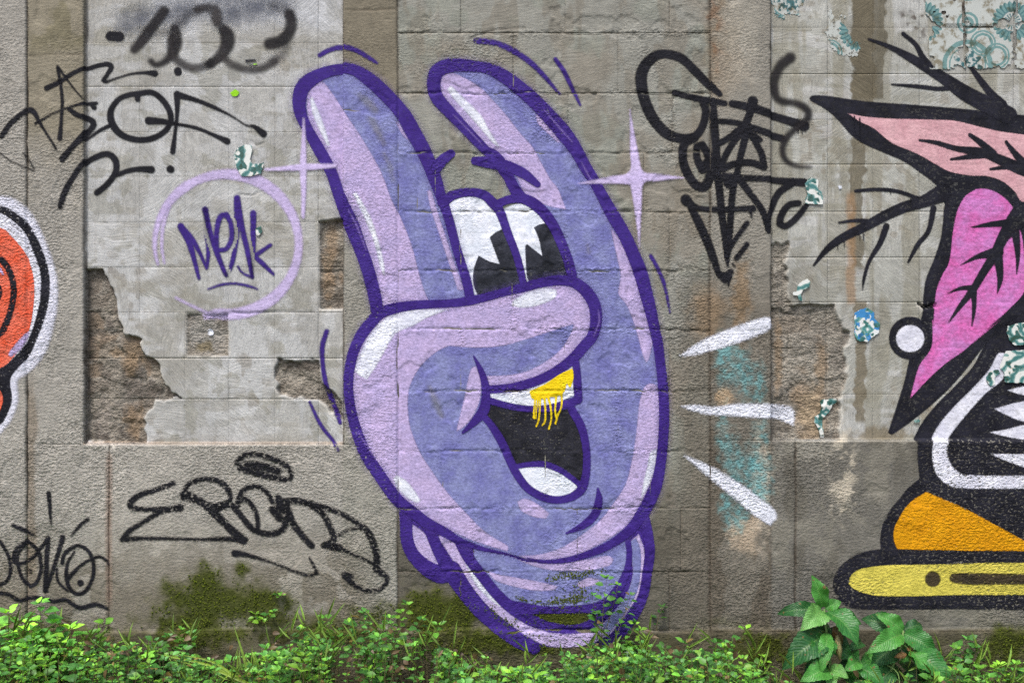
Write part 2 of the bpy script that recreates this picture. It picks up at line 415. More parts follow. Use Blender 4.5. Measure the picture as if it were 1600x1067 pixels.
# drips and stains
lay(band(X + 10 * (n2 - .5) + 14 * (n4 - .5), 1333, 1388 - 12 * sst(80, 220, Y), 1.2) * (1 - sst(150, 156, Y)) * (Y > -260), C(94, 88, 72), .85)
lay(band(X + 18 * (n4 - .5), 1334, 1369, 1.0) * (1 - sst(200, 240, Y)), C(100, 93, 76), .9)
lay(band(X + 22 * (n4 - .5), 1332, 1352, 1.2) * band(Y, 215, 420, 8), C(100, 93, 76), .85)
lay(band(X + 8 * (n4 - .5), 1326, 1340, 3) * band(Y, 300, 475, 6), C(140, 112, 82), .7)
lay(band(X + 14 * (n4 - .5), 1338, 1356, 1.0) * band(Y, 470, 660, 5), C(108, 99, 80), .85)
lay(blob(1375, 682, 40, 14, 3) * panR, C(120, 110, 90), .8); lay(blob(1450, 615, 16, 40, 4) * panR, C(128, 118, 98), .6)
lay(blob(1130, 70, 26, 75, 5, .6), C(122, 102, 74), .55); lay(blob(1120, 40, 12, 60, 6, .4, 1.0) * sst(.42, .56, n4), C(112, 78, 50), .6)
lay(blob(1155, 40, 30, 60, 7, .5, .8), C(156, 151, 138), .6); lay(blob(1145, 110, 28, 34, 8, .5, .8), C(146, 138, 124), .6)
lay(blob(1158, 465, 13, 55, 9, .6, .9), C(132, 102, 64), .5); lay(blob(1105, 490, 24, 40, 10, .6), C(140, 112, 78), .5)
lay(blob(1130, 622, 16, 14, 11), C(176, 150, 118), .7); lay(blob(1190, 760, 12, 70, 12, .5, .9), C(190, 176, 156), .65)
lay(blob(1165, 835, 20, 26, 13, .5, .9), C(185, 165, 140), .55)
lay(blob(1318, 735, 18, 60, 14, .6, .9) * sst(.46, .56, n4), C(190, 180, 160), .7); lay(blob(1260, 700, 40, 16, 15, .5), C(150, 146, 134), .5)
for (x, y, rx, ry, s) in ((1132, 565, 9, 28, 1), (1150, 572, 7, 18, 2), (1165, 588, 9, 26, 3), (1186, 598, 8, 22, 4), (1130, 680, 7, 28, 5), (1148, 712, 8, 20, 6), (1162, 745, 18, 30, 7), (1180, 722, 14, 10, 8), (1192, 745, 10, 24, 9), (1186, 768, 9, 14, 10), (1134, 790, 7, 14, 11), (1150, 812, 14, 16, 12), (1187, 675, 9, 16, 13)):
    bb_ = blob(x, y, rx * 1.25, ry * 1.25, 20 + s, .8, 1.0)
    lay(bb_, C(106, 146, 146), .30); lay(bb_ * sst(.44, .58, fbm(X, Y, 7, 400 + s, 3)), C(92, 164, 168), .42)
lay(blob(1490, 14, 60, 34, 41, .3, 1.0) * sst(.42, .5, fbm(X, Y, 11, 241, 4)), C(62, 50, 42), .85); lay(blob(1535, 60, 18, 30, 42, .3, 1.0) * sst(.42, .5, fbm(X, Y, 11, 242, 4)), C(70, 58, 48), .8)
# exposed masonry in the holes
cv = cavm
lay(cv, C(122, 114, 103)); lay(cv * (BLEV > .55), C(108, 101, 93), .8); lay(cv * (BLEV < .2), C(134, 118, 100), .8); lay(cv * BJ, C(132, 127, 117), .6)
lay(cv * sst(.50, .62, n4), C(88, 80, 71), .6); lay(cv * sst(.54, .62, n2), C(148, 141, 128), .55); lay(cv * (X > 1000), C(126, 121, 111), .6); lay(cv * (X > 1000) * sst(.45, .6, n2), C(146, 140, 128), .6)
lay(RIM * (smoothz > .5), C(184, 180, 170), .6)
for (x, y, rx, ry, s) in ((203, 548, 15, 25, 1), (198, 570, 10, 18, 2), (176, 552, 12, 7, 3), (205, 660, 14, 28, 4), (1268, 640, 26, 48, 5), (1287, 570, 9, 40, 6), (1220, 560, 6, 60, 7), (510, 430, 9, 40, 8), (516, 372, 9, 28, 9)):
    lay(blob(x, y, rx, ry, 50 + s, .5, .8) * cv, C(138, 117, 92), .65)
lay(blob(1275, 650, 20, 34, 71, .4) * cv, C(152, 135, 110), .65)
lay(blob(320, 522, 30, 30, 60, .4) * cv, C(150, 146, 138), .9); lay(blob(316, 542, 14, 8, 61) * cv, C(110, 96, 62), .7)
lay(blob(155, 650, 12, 30, 62) * cv, C(140, 132, 122), .7)
lay(sst(1.0, .2, np.abs(Y - 693)) * 0 + band(Y, 690.5, 694.5, 1.2) * (panL > .01), C(168, 146, 124), .5)
lay(np.clip(JOINT * 1.1, 0, 1) * (1 - .72 * smoothz) * (1 - .3 * cen), C(96, 86, 72), .55)
lay(np.clip(STRJ * 1.15, 0, 1), C(56, 48, 40), .8)  # joint dirt, darkened further in the colour where grooves render too little shadow
lay((1 - sst(6, 14, np.abs(X - 46 - (n2 - .5) * 14))) * sst(560, 640, Y) * (X > 42), C(110, 96, 78), .6)
lay((1 - sst(3, 8, np.abs(X - 170))) * sst(700, 720, Y) * (1 - sst(930, 960, Y)), C(120, 98, 84), .5)
# moss
MOSS = np.zeros_like(X)
for (x, y, rx, ry, s, f) in ((340, 940, 95, 46, 1, 1), (300, 985, 70, 26, 2, .9), (420, 965, 40, 22, 3, .8), (690, 958, 66, 34, 4, 1), (600, 962, 70, 20, 5, .6), (500, 985, 100, 24, 14, .7), (750, 1000, 80, 20, 6, 1), (880, 962, 60, 16, 7, 1.2), (830, 1005, 60, 18, 8, .7), (1190, 1012, 40, 24, 9, .95), (1575, 1014, 44, 34, 10, 1), (60, 985, 120, 22, 11, .6), (1150, 975, 60, 16, 12, .35), (900, 930, 50, 20, 13, .6), (1245, 1020, 40, 20, 16, .6)):
    MOSS = np.maximum(MOSS, f * blob(x, y, rx * 1.05, ry * 1.05, 80 + s, .85, .75))
MOSS = np.clip(np.maximum(MOSS, .32 * sst(900, 1010, Y + 80 * (n2 - .5)) * (X > 30)), 0, 1)
lay(sst(.12, .8, MOSS), C(82, 82, 40), .7); lay(sst(.22, .9, MOSS * (.45 + 1.1 * n4)), C(54, 61, 8), .9)
H += 0.004 * sst(.35, .8, MOSS) * fbm(X, Y, 9, 77, 2)
col = col * (0.64 + 0.30 * n4 + 0.26 * n1 + .22 * fbm(X, Y, 7, 213, 2))[..., None]

def sampler(F):
    def f(x, y):
        u = np.clip((np.asarray(x, float) - GX0) / G, 0, len(gx) - 1.001); v = np.clip((np.asarray(y, float) - GY0) / G, 0, len(gy) - 1.001)
        i = u.astype(int); j = v.astype(int); fu = u - i; fv = v - j
        if F.ndim == 3: fu = fu[..., None]; fv = fv[..., None]
        return (F[j, i] * (1 - fu) + F[j, i + 1] * fu) * (1 - fv) + (F[j + 1, i] * (1 - fu) + F[j + 1, i + 1] * fu) * fv
    return f
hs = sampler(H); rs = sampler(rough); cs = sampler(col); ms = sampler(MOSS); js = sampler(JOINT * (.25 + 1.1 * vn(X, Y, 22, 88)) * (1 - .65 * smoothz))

# ---------------- wall material
mwall, nt, b = new_mat('weathered_concrete')
rl = relief(nt, True)
base = nt.attr('wall_colour', 'Color')
pos = nt.add('ShaderNodeNewGeometry').outputs['Position']
rg = nt.attr('rough')
v1 = nt.mapr(rl.outputs[2], 0.3, 0.7, 0.86, 1.13)
rgc = nt.math('MINIMUM', rg, 1.0)
v2 = nt.math('ADD', 1.0, nt.math('MULTIPLY', nt.mapr(rl.outputs[1], 0.34, 0.66, -.30, .20), rgc))
v3 = nt.math('ADD', 1.0, nt.math('MULTIPLY', nt.mapr(rl.outputs[3], .32, .68, -.17, .15), nt.math('SUBTRACT', 1.0, rgc)))
pits = nt.mapr(nt.noise(nt.scale3(pos, (1, .4, .8)), 120, 1, .5), .70, .75, 1.0, .55)
m = nt.math('MULTIPLY', nt.math('MULTIPLY', v1, v2), nt.math('MULTIPLY', v3, pits))
cc = base
vm = nt.add('ShaderNodeVectorMath', operation='SCALE'); nt.put(vm.inputs[0], cc); nt.put(vm.inputs['Scale'], m)
nt.l.new(vm.outputs[0], b.inputs['Base Color'])
b.inputs['Roughness'].default_value = 0.88; b.inputs['Specular IOR Level'].default_value = 0.25
nt.l.new(bump(nt, rl.outputs[0]), b.inputs['Normal'])

# ---------------- wall pieces
wall = empty('concrete_wall', (0, 0, 0), 'weathered grey concrete wall with pillars, block courses and old tile bedding', 'wall')
def lattice(x0, x1, y0, y1, g):
    a = np.arange(math.floor(x0 / g) * g + g, x1 - .25, g); a = np.concatenate([[x0], a[a > x0 + .25], [x1]])
    c = np.arange(math.floor(y0 / g) * g + g, y1 - .25, g); c = np.concatenate([[y0], c[c > y0 + .25], [y1]])
    return a, c
def wall_piece(name, x0, x1, y0, y1, g=G):
    y0 = max(y0, YT); x1 = min(x1, XR)
    if y1 - y0 < 2 or x1 - x0 < 2: return
    if x1 < 0 or x0 > 1600 or y1 < 0: g = 6.0
    a, c = lattice(x0, x1, y0, y1, g)
    PXm, PYm = np.meshgrid(a, c); nx, ny = len(a), len(c)
    d = hs(PXm, PYm)
    v = np.stack([(PXm - 800) / PX, -d, (1067 - PYm) / PX], -1).reshape(-1, 3)
    idx = np.arange(nx * ny).reshape(ny, nx)
    q = np.stack([idx[:-1, :-1], idx[1:, :-1], idx[1:, 1:], idx[:-1, 1:]], -1).reshape(-1, 4)
    ring = np.concatenate([idx[0, :], idx[1:, -1], idx[-1, -2::-1], idx[-2:0:-1, 0]])
    rv = v[ring].copy(); rv[:, 1] = 0.075
    cxm, czm = ((x0 + x1) / 2 - 800) / PX, (1067 - (y0 + y1) / 2) / PX
    rv[:, 0] += np.sign(cxm - rv[:, 0]) * 0.0006; rv[:, 2] += np.sign(czm - rv[:, 2]) * 0.0006
    k = np.arange(len(ring)); k2 = (k + 1) % len(ring); o = nx * ny
    sq = np.stack([ring[k], ring[k2], o + k2, o + k], -1)
    vv = np.concatenate([v, rv]); qq = np.concatenate([q, sq])
    an = float(hsh(np.array(x0 * 7), np.array(y0 * 13), 3)); an = (0.0, 1.57, 1.57, .6, -.7, 1.3)[int(an * 5.99)] if name == 'tile_bed' else 0.15
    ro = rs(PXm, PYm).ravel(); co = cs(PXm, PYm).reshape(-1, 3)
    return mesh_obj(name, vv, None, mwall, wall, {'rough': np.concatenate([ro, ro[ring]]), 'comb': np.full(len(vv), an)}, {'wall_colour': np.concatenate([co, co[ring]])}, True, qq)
YB = 1122.0; YT = -150.0; XL = -200.0; XR = 1800.0
wall_piece('pillar', XL, 42, YT, 985); wall_piece('pillar', 42, 131, YT, 694)
wall_piece('pillar', 535, 621, YT, 694); wall_piece('pillar', 1110, 1206, YT, 688)
wall_piece('plinth_block', 42, 170, 694, 985); wall_piece('plinth_block', 170, 621, 694, 985)
wall_piece('plinth_block', 1110, 1243, 688, 985); wall_piece('plinth_block', 1243, XR, 688, 985)
for i in range(len(ROWL) - 1):
    for j in range(len(COLL) - 1):
        if j == 0: continue
        wall_piece('tile_bed', COLL[j] if j > 1 else 131, COLL[j + 1], max(ROWL[i], YT), ROWL[i + 1])
for i in range(len(ROWR) - 1):
    for j in range(len(COLR) - 1):
        wall_piece('tile_bed', COLR[j], min(COLR[j + 1], XR), ROWR[i], ROWR[i + 1])
for i in range(len(ROWC) - 1):
    cc_ = cen_cols(i)
    for j in range(len(cc_) - 1):
        wall_piece('block', cc_[j], cc_[j + 1], ROWC[i], ROWC[i + 1])
fx = [XL, -60, 180, 420, 655, 890, 1120, 1243, 1508, 1740, XR]
for i in range(len(fx) - 1): wall_piece('footing_stone', fx[i], fx[i + 1], 985, YB)
def far_piece(name, x0, x1, y0, y1, tint, ro):
    """plain stretch of the same wall, outside the picture"""
    a = np.linspace(x0, x1, max(3, int((x1 - x0) / 14))); c = np.linspace(y0, y1, max(3, int((y1 - y0) / 14)))
    PXm, PYm = np.meshgrid(a, c); nx, ny = len(a), len(c)
    ed = np.minimum(np.minimum(PXm - x0, x1 - PXm), np.minimum(PYm - y0, y1 - PYm))
    d = (fbm(PXm, PYm, 150, 21, 4) - .5) * .012 - .006 * (ed < 1)
    v = np.stack([(PXm - 800) / PX, -d, (1067 - PYm) / PX], -1).reshape(-1, 3)
    idx = np.arange(nx * ny).reshape(ny, nx)
    q = np.stack([idx[:-1, :-1], idx[1:, :-1], idx[1:, 1:], idx[:-1, 1:]], -1).reshape(-1, 4)
    ring = np.concatenate([idx[0, :], idx[1:, -1], idx[-1, -2::-1], idx[-2:0:-1, 0]]); rv = v[ring].copy(); rv[:, 1] = .28
    k = np.arange(len(ring)); k2 = (k + 1) % len(ring); o = nx * ny
    n_ = len(v) + len(rv); co = np.asarray(tint) * (.75 + .5 * fbm(PXm, PYm, 90, 201, 4)).reshape(-1, 1)
    mesh_obj(name, np.concatenate([v, rv]), None, mwall, wall, {'rough': np.full(n_, ro), 'comb': np.zeros(n_)}, {'wall_colour': np.concatenate([co, co[ring]])}, True, np.concatenate([q, np.stack([ring[k], ring[k2], o + k2, o + k], -1)]))
for x0, x1 in ((-1000, -735), (-730, -470), (-465, XL - 1), (XR + 1, 2060), (2065, 2330), (2335, 2600)):
    far_piece('wall_section', x0, x1, -600, 1121, C(150, 147, 138), .5)
for x0, x1 in ((XL + 1, 290), (295, 790), (795, 1290), (1295, XR - 1)):
    far_piece('wall_section', x0, x1, -600, YT - 1, C(150, 147, 138), .5)
def box(name, lo, hi, mat, parent=None):
    x0, y0, z0 = lo; x1, y1, z1 = hi
    v = [(x0, y0, z0), (x1, y0, z0), (x1, y1, z0), (x0, y1, z0), (x0, y0, z1), (x1, y0, z1), (x1, y1, z1), (x0, y1, z1)]
    f = [(0, 3, 2, 1), (4, 5, 6, 7), (0, 1, 5, 4), (1, 2, 6, 5), (2, 3, 7, 6), (3, 0, 4, 7)]
    return mesh_obj(name, v, f, mat, parent, shade=False)
p0 = W(XL + 1, 1121); p1 = W(XR - 1, YT + 1)
core = box('core', (p0.x, 0.07, p0.z - .3), (p1.x, 0.28, p1.z), mwall, wall)
me = core.data
a_ = me.attributes.new('wall_colour', 'FLOAT_COLOR', 'POINT'); a_.data.foreach_set('color', np.tile([.25, .24, .21, 1], 8).astype(np.float32))
a_ = me.attributes.new('rough', 'FLOAT', 'POINT'); a_.data.foreach_set('value', np.full(8, .8, np.float32))

# ------------------------------------------------------------------ ground
msoil, nt, b = new_mat('damp_soil')
pos = nt.add('ShaderNodeNewGeometry').outputs['Position']
n_ = nt.noise(pos, 16, 6, .65); n2_ = nt.noise(pos, 90, 3, .6)
cc = nt.mix(nt.mapr(n_, .35, .65), (.030, .022, .014), (.085, .062, .040)); cc = nt.mix(nt.mapr(n2_, .55, .7), cc, (.12, .10, .07))
cc = nt.mix(nt.mapr(nt.noise(pos, 3, 4), .5, .62), cc, (.045, .06, .02))
nt.l.new(cc, b.inputs['Base Color']); b.inputs['Roughness'].default_value = .95
nt.l.new(bump(nt, nt.math('ADD', n_, nt.math('MULTIPLY', n2_, .3)), .02), b.inputs['Normal'])
gxs = np.concatenate([np.linspace(-400, -5, 14), np.linspace(-4, 4, 81), np.linspace(5, 400, 14)]); gys = np.concatenate([np.linspace(-400, -8, 12), np.linspace(-7, -.02, 70), [.02, .5, 3, 10, 40, 400]])
GXm, GYm = np.meshgrid(gxs, gys)
near = np.exp(-(GYm / 4) ** 2) * np.exp(-(GXm / 6) ** 2)
Zg = -0.10 + near * (fbm(GXm * 100, GYm * 100, 45, 9, 4) - .5) * .10
idx = np.arange(GXm.size).reshape(GXm.shape)
q = np.stack([idx[:-1, :-1], idx[:-1, 1:], idx[1:, 1:], idx[1:, :-1]], -1).reshape(-1, 4)
setp(mesh_obj('ground', np.stack([GXm, GYm, Zg], -1).reshape(-1, 3), None, msoil, quads=q), kind='structure')

# ------------------------------------------------------------------ paint on the wall
SOLID = {}
def paint_mat(name, c1, c2=None, soft=1.0, fuzz=1.6, cover=0.30, opac=1.0, rough_=.55, fade=0.0, wear=0.0, vary=.5, solid=None):
    """spray paint: attribute d is the distance in px inside the stroke; pits of the grain stay bare.
    solid: the version for the inside of a shape, where no edge needs to thin out"""
    m, nt, b = new_mat(name)
    rl = relief(nt); d = nt.attr('d'); rg = nt.attr('rough')
    pos = nt.add('ShaderNodeNewGeometry').outputs['Position']
    fl = nt.scale3(pos, (1, .3, 1))
    pit = nt.mapr(nt.math('ADD', rl.outputs[1], nt.math('SUBTRACT', nt.math('MULTIPLY', nt.math('SUBTRACT', rl.outputs[2], .5), .35), nt.mapr(d, 0, 11, .07, 0))), cover - .04, cover + .04)
    keep = nt.math('SUBTRACT', 1.0, nt.math('MULTIPLY', nt.math('SUBTRACT', 1.0, pit), nt.math('MINIMUM', nt.math('MULTIPLY', rg, 1.15), 1.0)))
    bare = nt.mapr(nt.attr('joint'), .42, .62, 1, 0)
    keep = nt.math('MULTIPLY', keep, bare)
    c2 = c1 if c2 is None else c2
    cc = nt.mix(nt.mapr(nt.noise(fl, 11, 4, .6), .38, .62), c1, c2)
    st = nt.noise(nt.scale3(pos, (.3, .3, 1.2)), 60, 2, .6)
    k = nt.math('MULTIPLY', nt.mapr(rl.outputs[1], .3, .7, 1 - .36 * vary, 1 + .24 * vary), nt.math('MULTIPLY', nt.mapr(st, .3, .7, 1 - .14 * vary, 1 + .14 * vary), nt.mapr(rl.outputs[2], .3, .7, 1 - .16 * vary, 1 + .14 * vary)))
    vm = nt.add('ShaderNodeVectorMath', operation='SCALE'); nt.put(vm.inputs[0], cc); nt.put(vm.inputs['Scale'], k)
    out_c = vm.outputs[0]
    if solid:
        out_c = nt.mix(keep, nt.attr('wall_colour', 'Color'), out_c)
    else:
        dn = nt.math('MULTIPLY_ADD', nt.math('SUBTRACT', rl.outputs[2], .5), fuzz * 2, d)
        dn = nt.math('MULTIPLY_ADD', nt.math('SUBTRACT', rl.outputs[1], .5), nt.math('MULTIPLY', rg, fuzz * 2.2), dn)
        a = nt.math('MULTIPLY', nt.mapr(dn, -soft, soft, 0, 1, True), keep)
        if wear:
            wr = nt.mapr(nt.math('ADD', nt.noise(fl, 9, 6, .7), nt.math('MULTIPLY', nt.math('SUBTRACT', rl.outputs[2], .5), .25)), .70 - wear, .74 - wear, 1, 0)
            a = nt.math('MULTIPLY', a, wr)
        if fade: a = nt.math('MULTIPLY', a, nt.mapr(nt.noise(fl, 22, 3), .3, .7, opac * (1 - fade), opac))
        elif opac < 1: a = nt.math('MULTIPLY', a, opac)
        nt.l.new(a, b.inputs['Alpha'])
    nt.l.new(out_c, b.inputs['Base Color'])
    b.inputs['Roughness'].default_value = rough_ + .2; b.inputs['Specular IOR Level'].default_value = .14
    nt.l.new(bump(nt, rl.outputs[0]), b.inputs['Normal'])
    if not solid and opac > .94 and not fade and not wear:
        SOLID[m.name] = (paint_mat(name + '_solid', c1, c2, soft, fuzz, cover, opac, rough_, fade, wear, vary, True), soft + fuzz * 2.2)
    return m
PSTEP = 2.0
def paint(name, parent, mat, layer, polys=(), strokes=(), cut=(), soft=3.0, corner=62, extra=None, flat=None, off=None):
    """one coat of paint: union of closed shapes and strokes, laid on the relief of the wall"""
    ps = [smooth(p, True, 4, corner) for p in polys]; ss = [smooth(s, False, 3, 75) for s in strokes]; cs_ = [smooth(p, True, 4, corner) for p in cut]
    allp = [p[:, :2] for p in ps] + [np.concatenate([s[:, :2] - s[:, 2:].max() / 2, s[:, :2] + s[:, 2:].max() / 2]) for s in ss]
    mn = np.min([p.min(0) for p in allp], 0) - soft - 5; mx = np.max([p.max(0) for p in allp], 0) + soft + 5
    mn = np.maximum(mn, (-196, -146)); mx = np.minimum(mx, (1760, 1100))
    a = np.arange(math.floor(mn[0] / PSTEP), math.ceil(mx[0] / PSTEP) + 1) * PSTEP; c = np.arange(math.floor(mn[1] / PSTEP), math.ceil(mx[1] / PSTEP) + 1) * PSTEP
    PXm, PYm = np.meshgrid(a, c)
    d = np.full(PXm.shape, -60.0)
    for p in ps:
        i0, i1 = np.searchsorted(a, (p[:, 0].min() - soft - 8, p[:, 0].max() + soft + 8)); j0, j1 = np.searchsorted(c, (p[:, 1].min() - soft - 8, p[:, 1].max() + soft + 8))
        d[j0:j1, i0:i1] = np.maximum(d[j0:j1, i0:i1], poly_sd(PXm[j0:j1, i0:i1], PYm[j0:j1, i0:i1], p))
    for s in ss: d = np.maximum(d, stroke_sd(PXm, PYm, s))
    for p in cs_: d = np.minimum(d, -poly_sd(PXm, PYm, p))
    if extra is not None: d = extra(PXm, PYm, d)
    inm = d > -soft - 1.5
    cell = inm[:-1, :-1] | inm[1:, :-1] | inm[1:, 1:] | inm[:-1, 1:]
    idx = np.arange(PXm.size).reshape(PXm.shape)
    q = np.stack([idx[:-1, :-1], idx[1:, :-1], idx[1:, 1:], idx[:-1, 1:]], -1)[cell]
    used = np.unique(q); rem = np.full(PXm.size, -1); rem[used] = np.arange(len(used)); q = rem[q]
    x = PXm.ravel()[used]; y = PYm.ravel()[used]
    z = hs(x, y) + 0.0012 + 0.0004 * layer
    if off: z = z + off
    v = np.stack([(x - 800) / PX, -z, (1067 - y) / PX], -1)
    dd = d.ravel()[used]
    o = mesh_obj(name, v, None, mat, parent, {'d': np.clip(dd, -25, 25), 'rough': np.clip(rs(x, y), 0, 1.2), 'joint': js(x, y)}, {'wall_colour': cs(x, y)}, True, q)
    if mat.name in SOLID:
        sm, lim = SOLID[mat.name]; ins = (dd[q].min(1) > lim).astype(np.int32)
        if ins.any(): o.data.materials.append(sm); o.data.polygons.foreach_set('material_index', ins)
    return o

PURPLE = s2l((54, 32, 112)); PURPLE2 = s2l((62, 42, 124)); PERI = s2l((110, 111, 166)); PERI2 = s2l((130, 134, 178)); LAV = s2l((184, 166, 204)); LAV2 = s2l((172, 158, 198))
WHITE = s2l((226, 228, 236)); WHITE2 = s2l((206, 208, 222)); BLACK = s2l((38, 37, 44)); BLACK2 = s2l((56, 55, 64))
M_out = paint_mat('dark_purple_paint', PURPLE, PURPLE2, 1.1, 1.2, .30, 1, .5)
M_dash = paint_mat('purple_dash_paint', PURPLE, PURPLE2, 2.0, 1.6, .36, .97, .5)
M_peri = paint_mat('periwinkle_paint', PERI, PERI2, 1.0, .8, .26, 1, .6, vary=.8)
M_lav = paint_mat('lavender_paint', LAV, LAV2, 1.6, 1.0, .28, 1, .6, vary=.8)
M_white = paint_mat('white_highlight_paint', WHITE, WHITE2, 2.4, 1.4, .34, .96, .6)
M_ewhite = paint_mat('eye_white_paint', WHITE, s2l((210, 216, 226)), 1.2, .8, .24, 1, .6)
M_eblack = paint_mat('eye_black_paint', s2l((30, 32, 38)), s2l((56, 58, 68)), 1.2, .8, .30, 1, .6)
M_mblack = paint_mat('mouth_black_paint', s2l((28, 28, 34)), s2l((46, 46, 54)), 1.2, 1, .36, 1, .6, vary=1.2)
M_yel = paint_mat('gold_yellow_paint', s2l((238, 212, 22)), s2l((232, 198, 18)), .8, .8, .2, 1, .4)
M_lil = paint_mat('lilac_paint', s2l((210, 194, 232)), s2l((198, 182, 222)), 2.4, 1.6, .30, .95, .6, .1)
M_ring = paint_mat('faded_lilac_paint', s2l((204, 188, 226)), s2l((192, 176, 214)), 3.0, 2.0, .30, .95, .6, .15)
M_tag = paint_mat('black_spray_paint', s2l((20, 20, 25)), s2l((32, 32, 38)), 1.6, 1.8, .29, .98, .55)
M_tagr = paint_mat('rough_black_spray_paint', s2l((18, 18, 22)), s2l((30, 30, 35)), 2.2, 2.6, .36, 1, .55)
M_soft = paint_mat('misty_black_spray_paint', s2l((30, 29, 32)), s2l((46, 43, 45)), 4.4, 1.6, .26, .93, .6, .2)
M_haze = paint_mat('faint_grey_overspray', s2l((80, 84, 98)), s2l((100, 104, 116)), 22.0, 6, .4, .5, .7, .6)
M_ray = paint_mat('white_spray_paint', s2l((226, 228, 236)), s2l((212, 214, 224)), 3.2, 2.4, .29, .98, .6)
M_blk = paint_mat('black_mural_paint', s2l((24, 24, 31)), s2l((36, 36, 45)), 1.2, 1.4, .385, 1, .55, vary=1.0)
M_blk2 = paint_mat('black_outline_paint', s2l((24, 24, 30)), s2l((34, 34, 42)), 1.4, 1.2, .30, 1, .55)
M_pink = paint_mat('pale_pink_paint', s2l((206, 164, 168)), s2l((196, 150, 156)), 1.0, .8, .26, 1, .6)
M_mag = paint_mat('magenta_pink_paint', s2l((200, 98, 164)), s2l((192, 120, 182)), 1.0, .8, .26, 1, .6, vary=.8)
M_orgY = paint_mat('amber_paint', s2l((210, 148, 14)), s2l((202, 138, 12)), 1.0, 1, .26, 1, .6)
M_yel2 = paint_mat('pale_yellow_paint', s2l((208, 194, 86)), s2l((192, 180, 76)), 1.0, 1, .3, 1, .6)
M_olive = paint_mat('brown_black_paint', s2l((70, 60, 42)), s2l((56, 50, 40)), 1.8, 1.6, .29, .98, .6)
M_red = paint_mat('orange_red_paint', s2l((214, 86, 56)), s2l((222, 112, 88)), 1.0, 1, .27, 1, .6)
M_mwhite = paint_mat('white_mural_paint', s2l((222, 222, 230)), s2l((200, 200, 212)), 1.4, 1.4, .35, 1, .6)
M_halo = paint_mat('white_halo_spray', s2l((218, 218, 228)), s2l((200, 200, 212)), 4.0, 1.4, .27, .95, .6)
M_lime = paint_mat('lime_paint', s2l((150, 214, 30)), s2l((140, 200, 40)), .8, .8, .2, 1, .5)

def mural(name, x, y, label, cat='graffiti', group=None):
    return empty(name, W(x, y, 0), label, cat, group)

# ---------- the purple hand
hand = mural('hand_mural', 800, 1000, 'large purple cartoon hand with eyes and open laughing mouth painted on the wall', 'mural')
a0, a1, b5, b7 = (350, 0), (350, 250), (700, 500), (700, 767)
sil_L = T(350, 0, [(412, 590), (420, 490), (470, 440), (550, 400), (640, 382), (730, 395), (810, 445), (880, 510), (950, 580), (1005, 650), (1055, 740), (1105, 830), (1145, 915), (1180, 1000)]) + \
        T(350, 250, [(1205, 200), (1250, 330), (1295, 500), (1357, 700), (1365, 790), (860, 840), (848, 800), (795, 600), (710, 360), (645, 200)]) + T(350, 0, [(590, 950), (525, 830), (450, 700)])
sil_R = T(700, 0, [(-75, 540), (-82, 470), (-65, 400), (-15, 368), (60, 360), (150, 368), (230, 385), (310, 425), (400, 490), (480, 562), (560, 645), (640, 735), (705, 825), (765, 925), (815, 1005)]) + \
        T(700, 250, [(860, 200), (920, 310), (980, 410), (1030, 520), (1070, 620), (1100, 730), (1130, 850)]) + T(700, 500, [(1135, 0), (1160, 120), (1182, 250), (1195, 380), (1199, 520), (1195, 640), (1185, 760), (1165, 880), (1140, 960), (1100, 1040)]) + \
        T(700, 767, [(1030, 190), (950, 260), (850, 320), (740, 362), (640, 385), (540, 392), (430, 375), (330, 345), (250, 330), (160, 310), (60, 280)]) + \
        T(350, 767, [(1230, 230), (1130, 180), (1040, 110), (960, 45)]) + T(350, 500, [(860, 860), (790, 750), (735, 620), (705, 500), (690, 380), (695, 280), (720, 170), (760, 80), (810, 20)]) + T(350, 250, [(850, 865), (930, 830), (1000, 815), (1100, 800), (1300, 792)]) + \
        T(700, 250, [(100, 785), (420, 705), (690, 650), (665, 550), (630, 460), (590, 370), (530, 290), (460, 235), (400, 200), (370, 160), (330, 80)]) + T(700, 0, [(330, 960), (270, 870), (220, 840), (150, 780), (80, 700), (0, 612)])
cuff = T(700, 767, [(140, 320), (250, 325), (380, 355), (540, 390), (740, 370), (900, 320), (1000, 270), (1010, 330), (1010, 430), (970, 520), (930, 560), (850, 605), (760, 630), (560, 640), (430, 620), (310, 590), (230, 500), (160, 410)])
wsil = T(350, 767, [(975, 110), (985, 200), (990, 290), (1030, 370), (1100, 430), (1245, 500)]) + T(700, 767, [(60, 540), (130, 635), (200, 715), (290, 780), (400, 835), (520, 858), (680, 862), (820, 845), (930, 790), (1020, 700), (1075, 590), (1110, 440), (1120, 330), (1105, 230), (1060, 170), (700, 250), (300, 230)])
gapm = T(700, 767, [(468, 682), (560, 680), (680, 678), (800, 678), (825, 690), (760, 728), (680, 745), (600, 737), (530, 717)])
paint('cuff_ground_coat', hand, M_out, -1, [wsil], cut=[gapm], soft=1.5)
paint('finger_fill', hand, M_peri, 0, [sil_L], soft=1.5)
paint('palm_fill', hand, M_peri, 0, [sil_R], soft=1.5)
cf = paint('cuff_fill', hand, M_peri, 0, [cuff], soft=1.5)
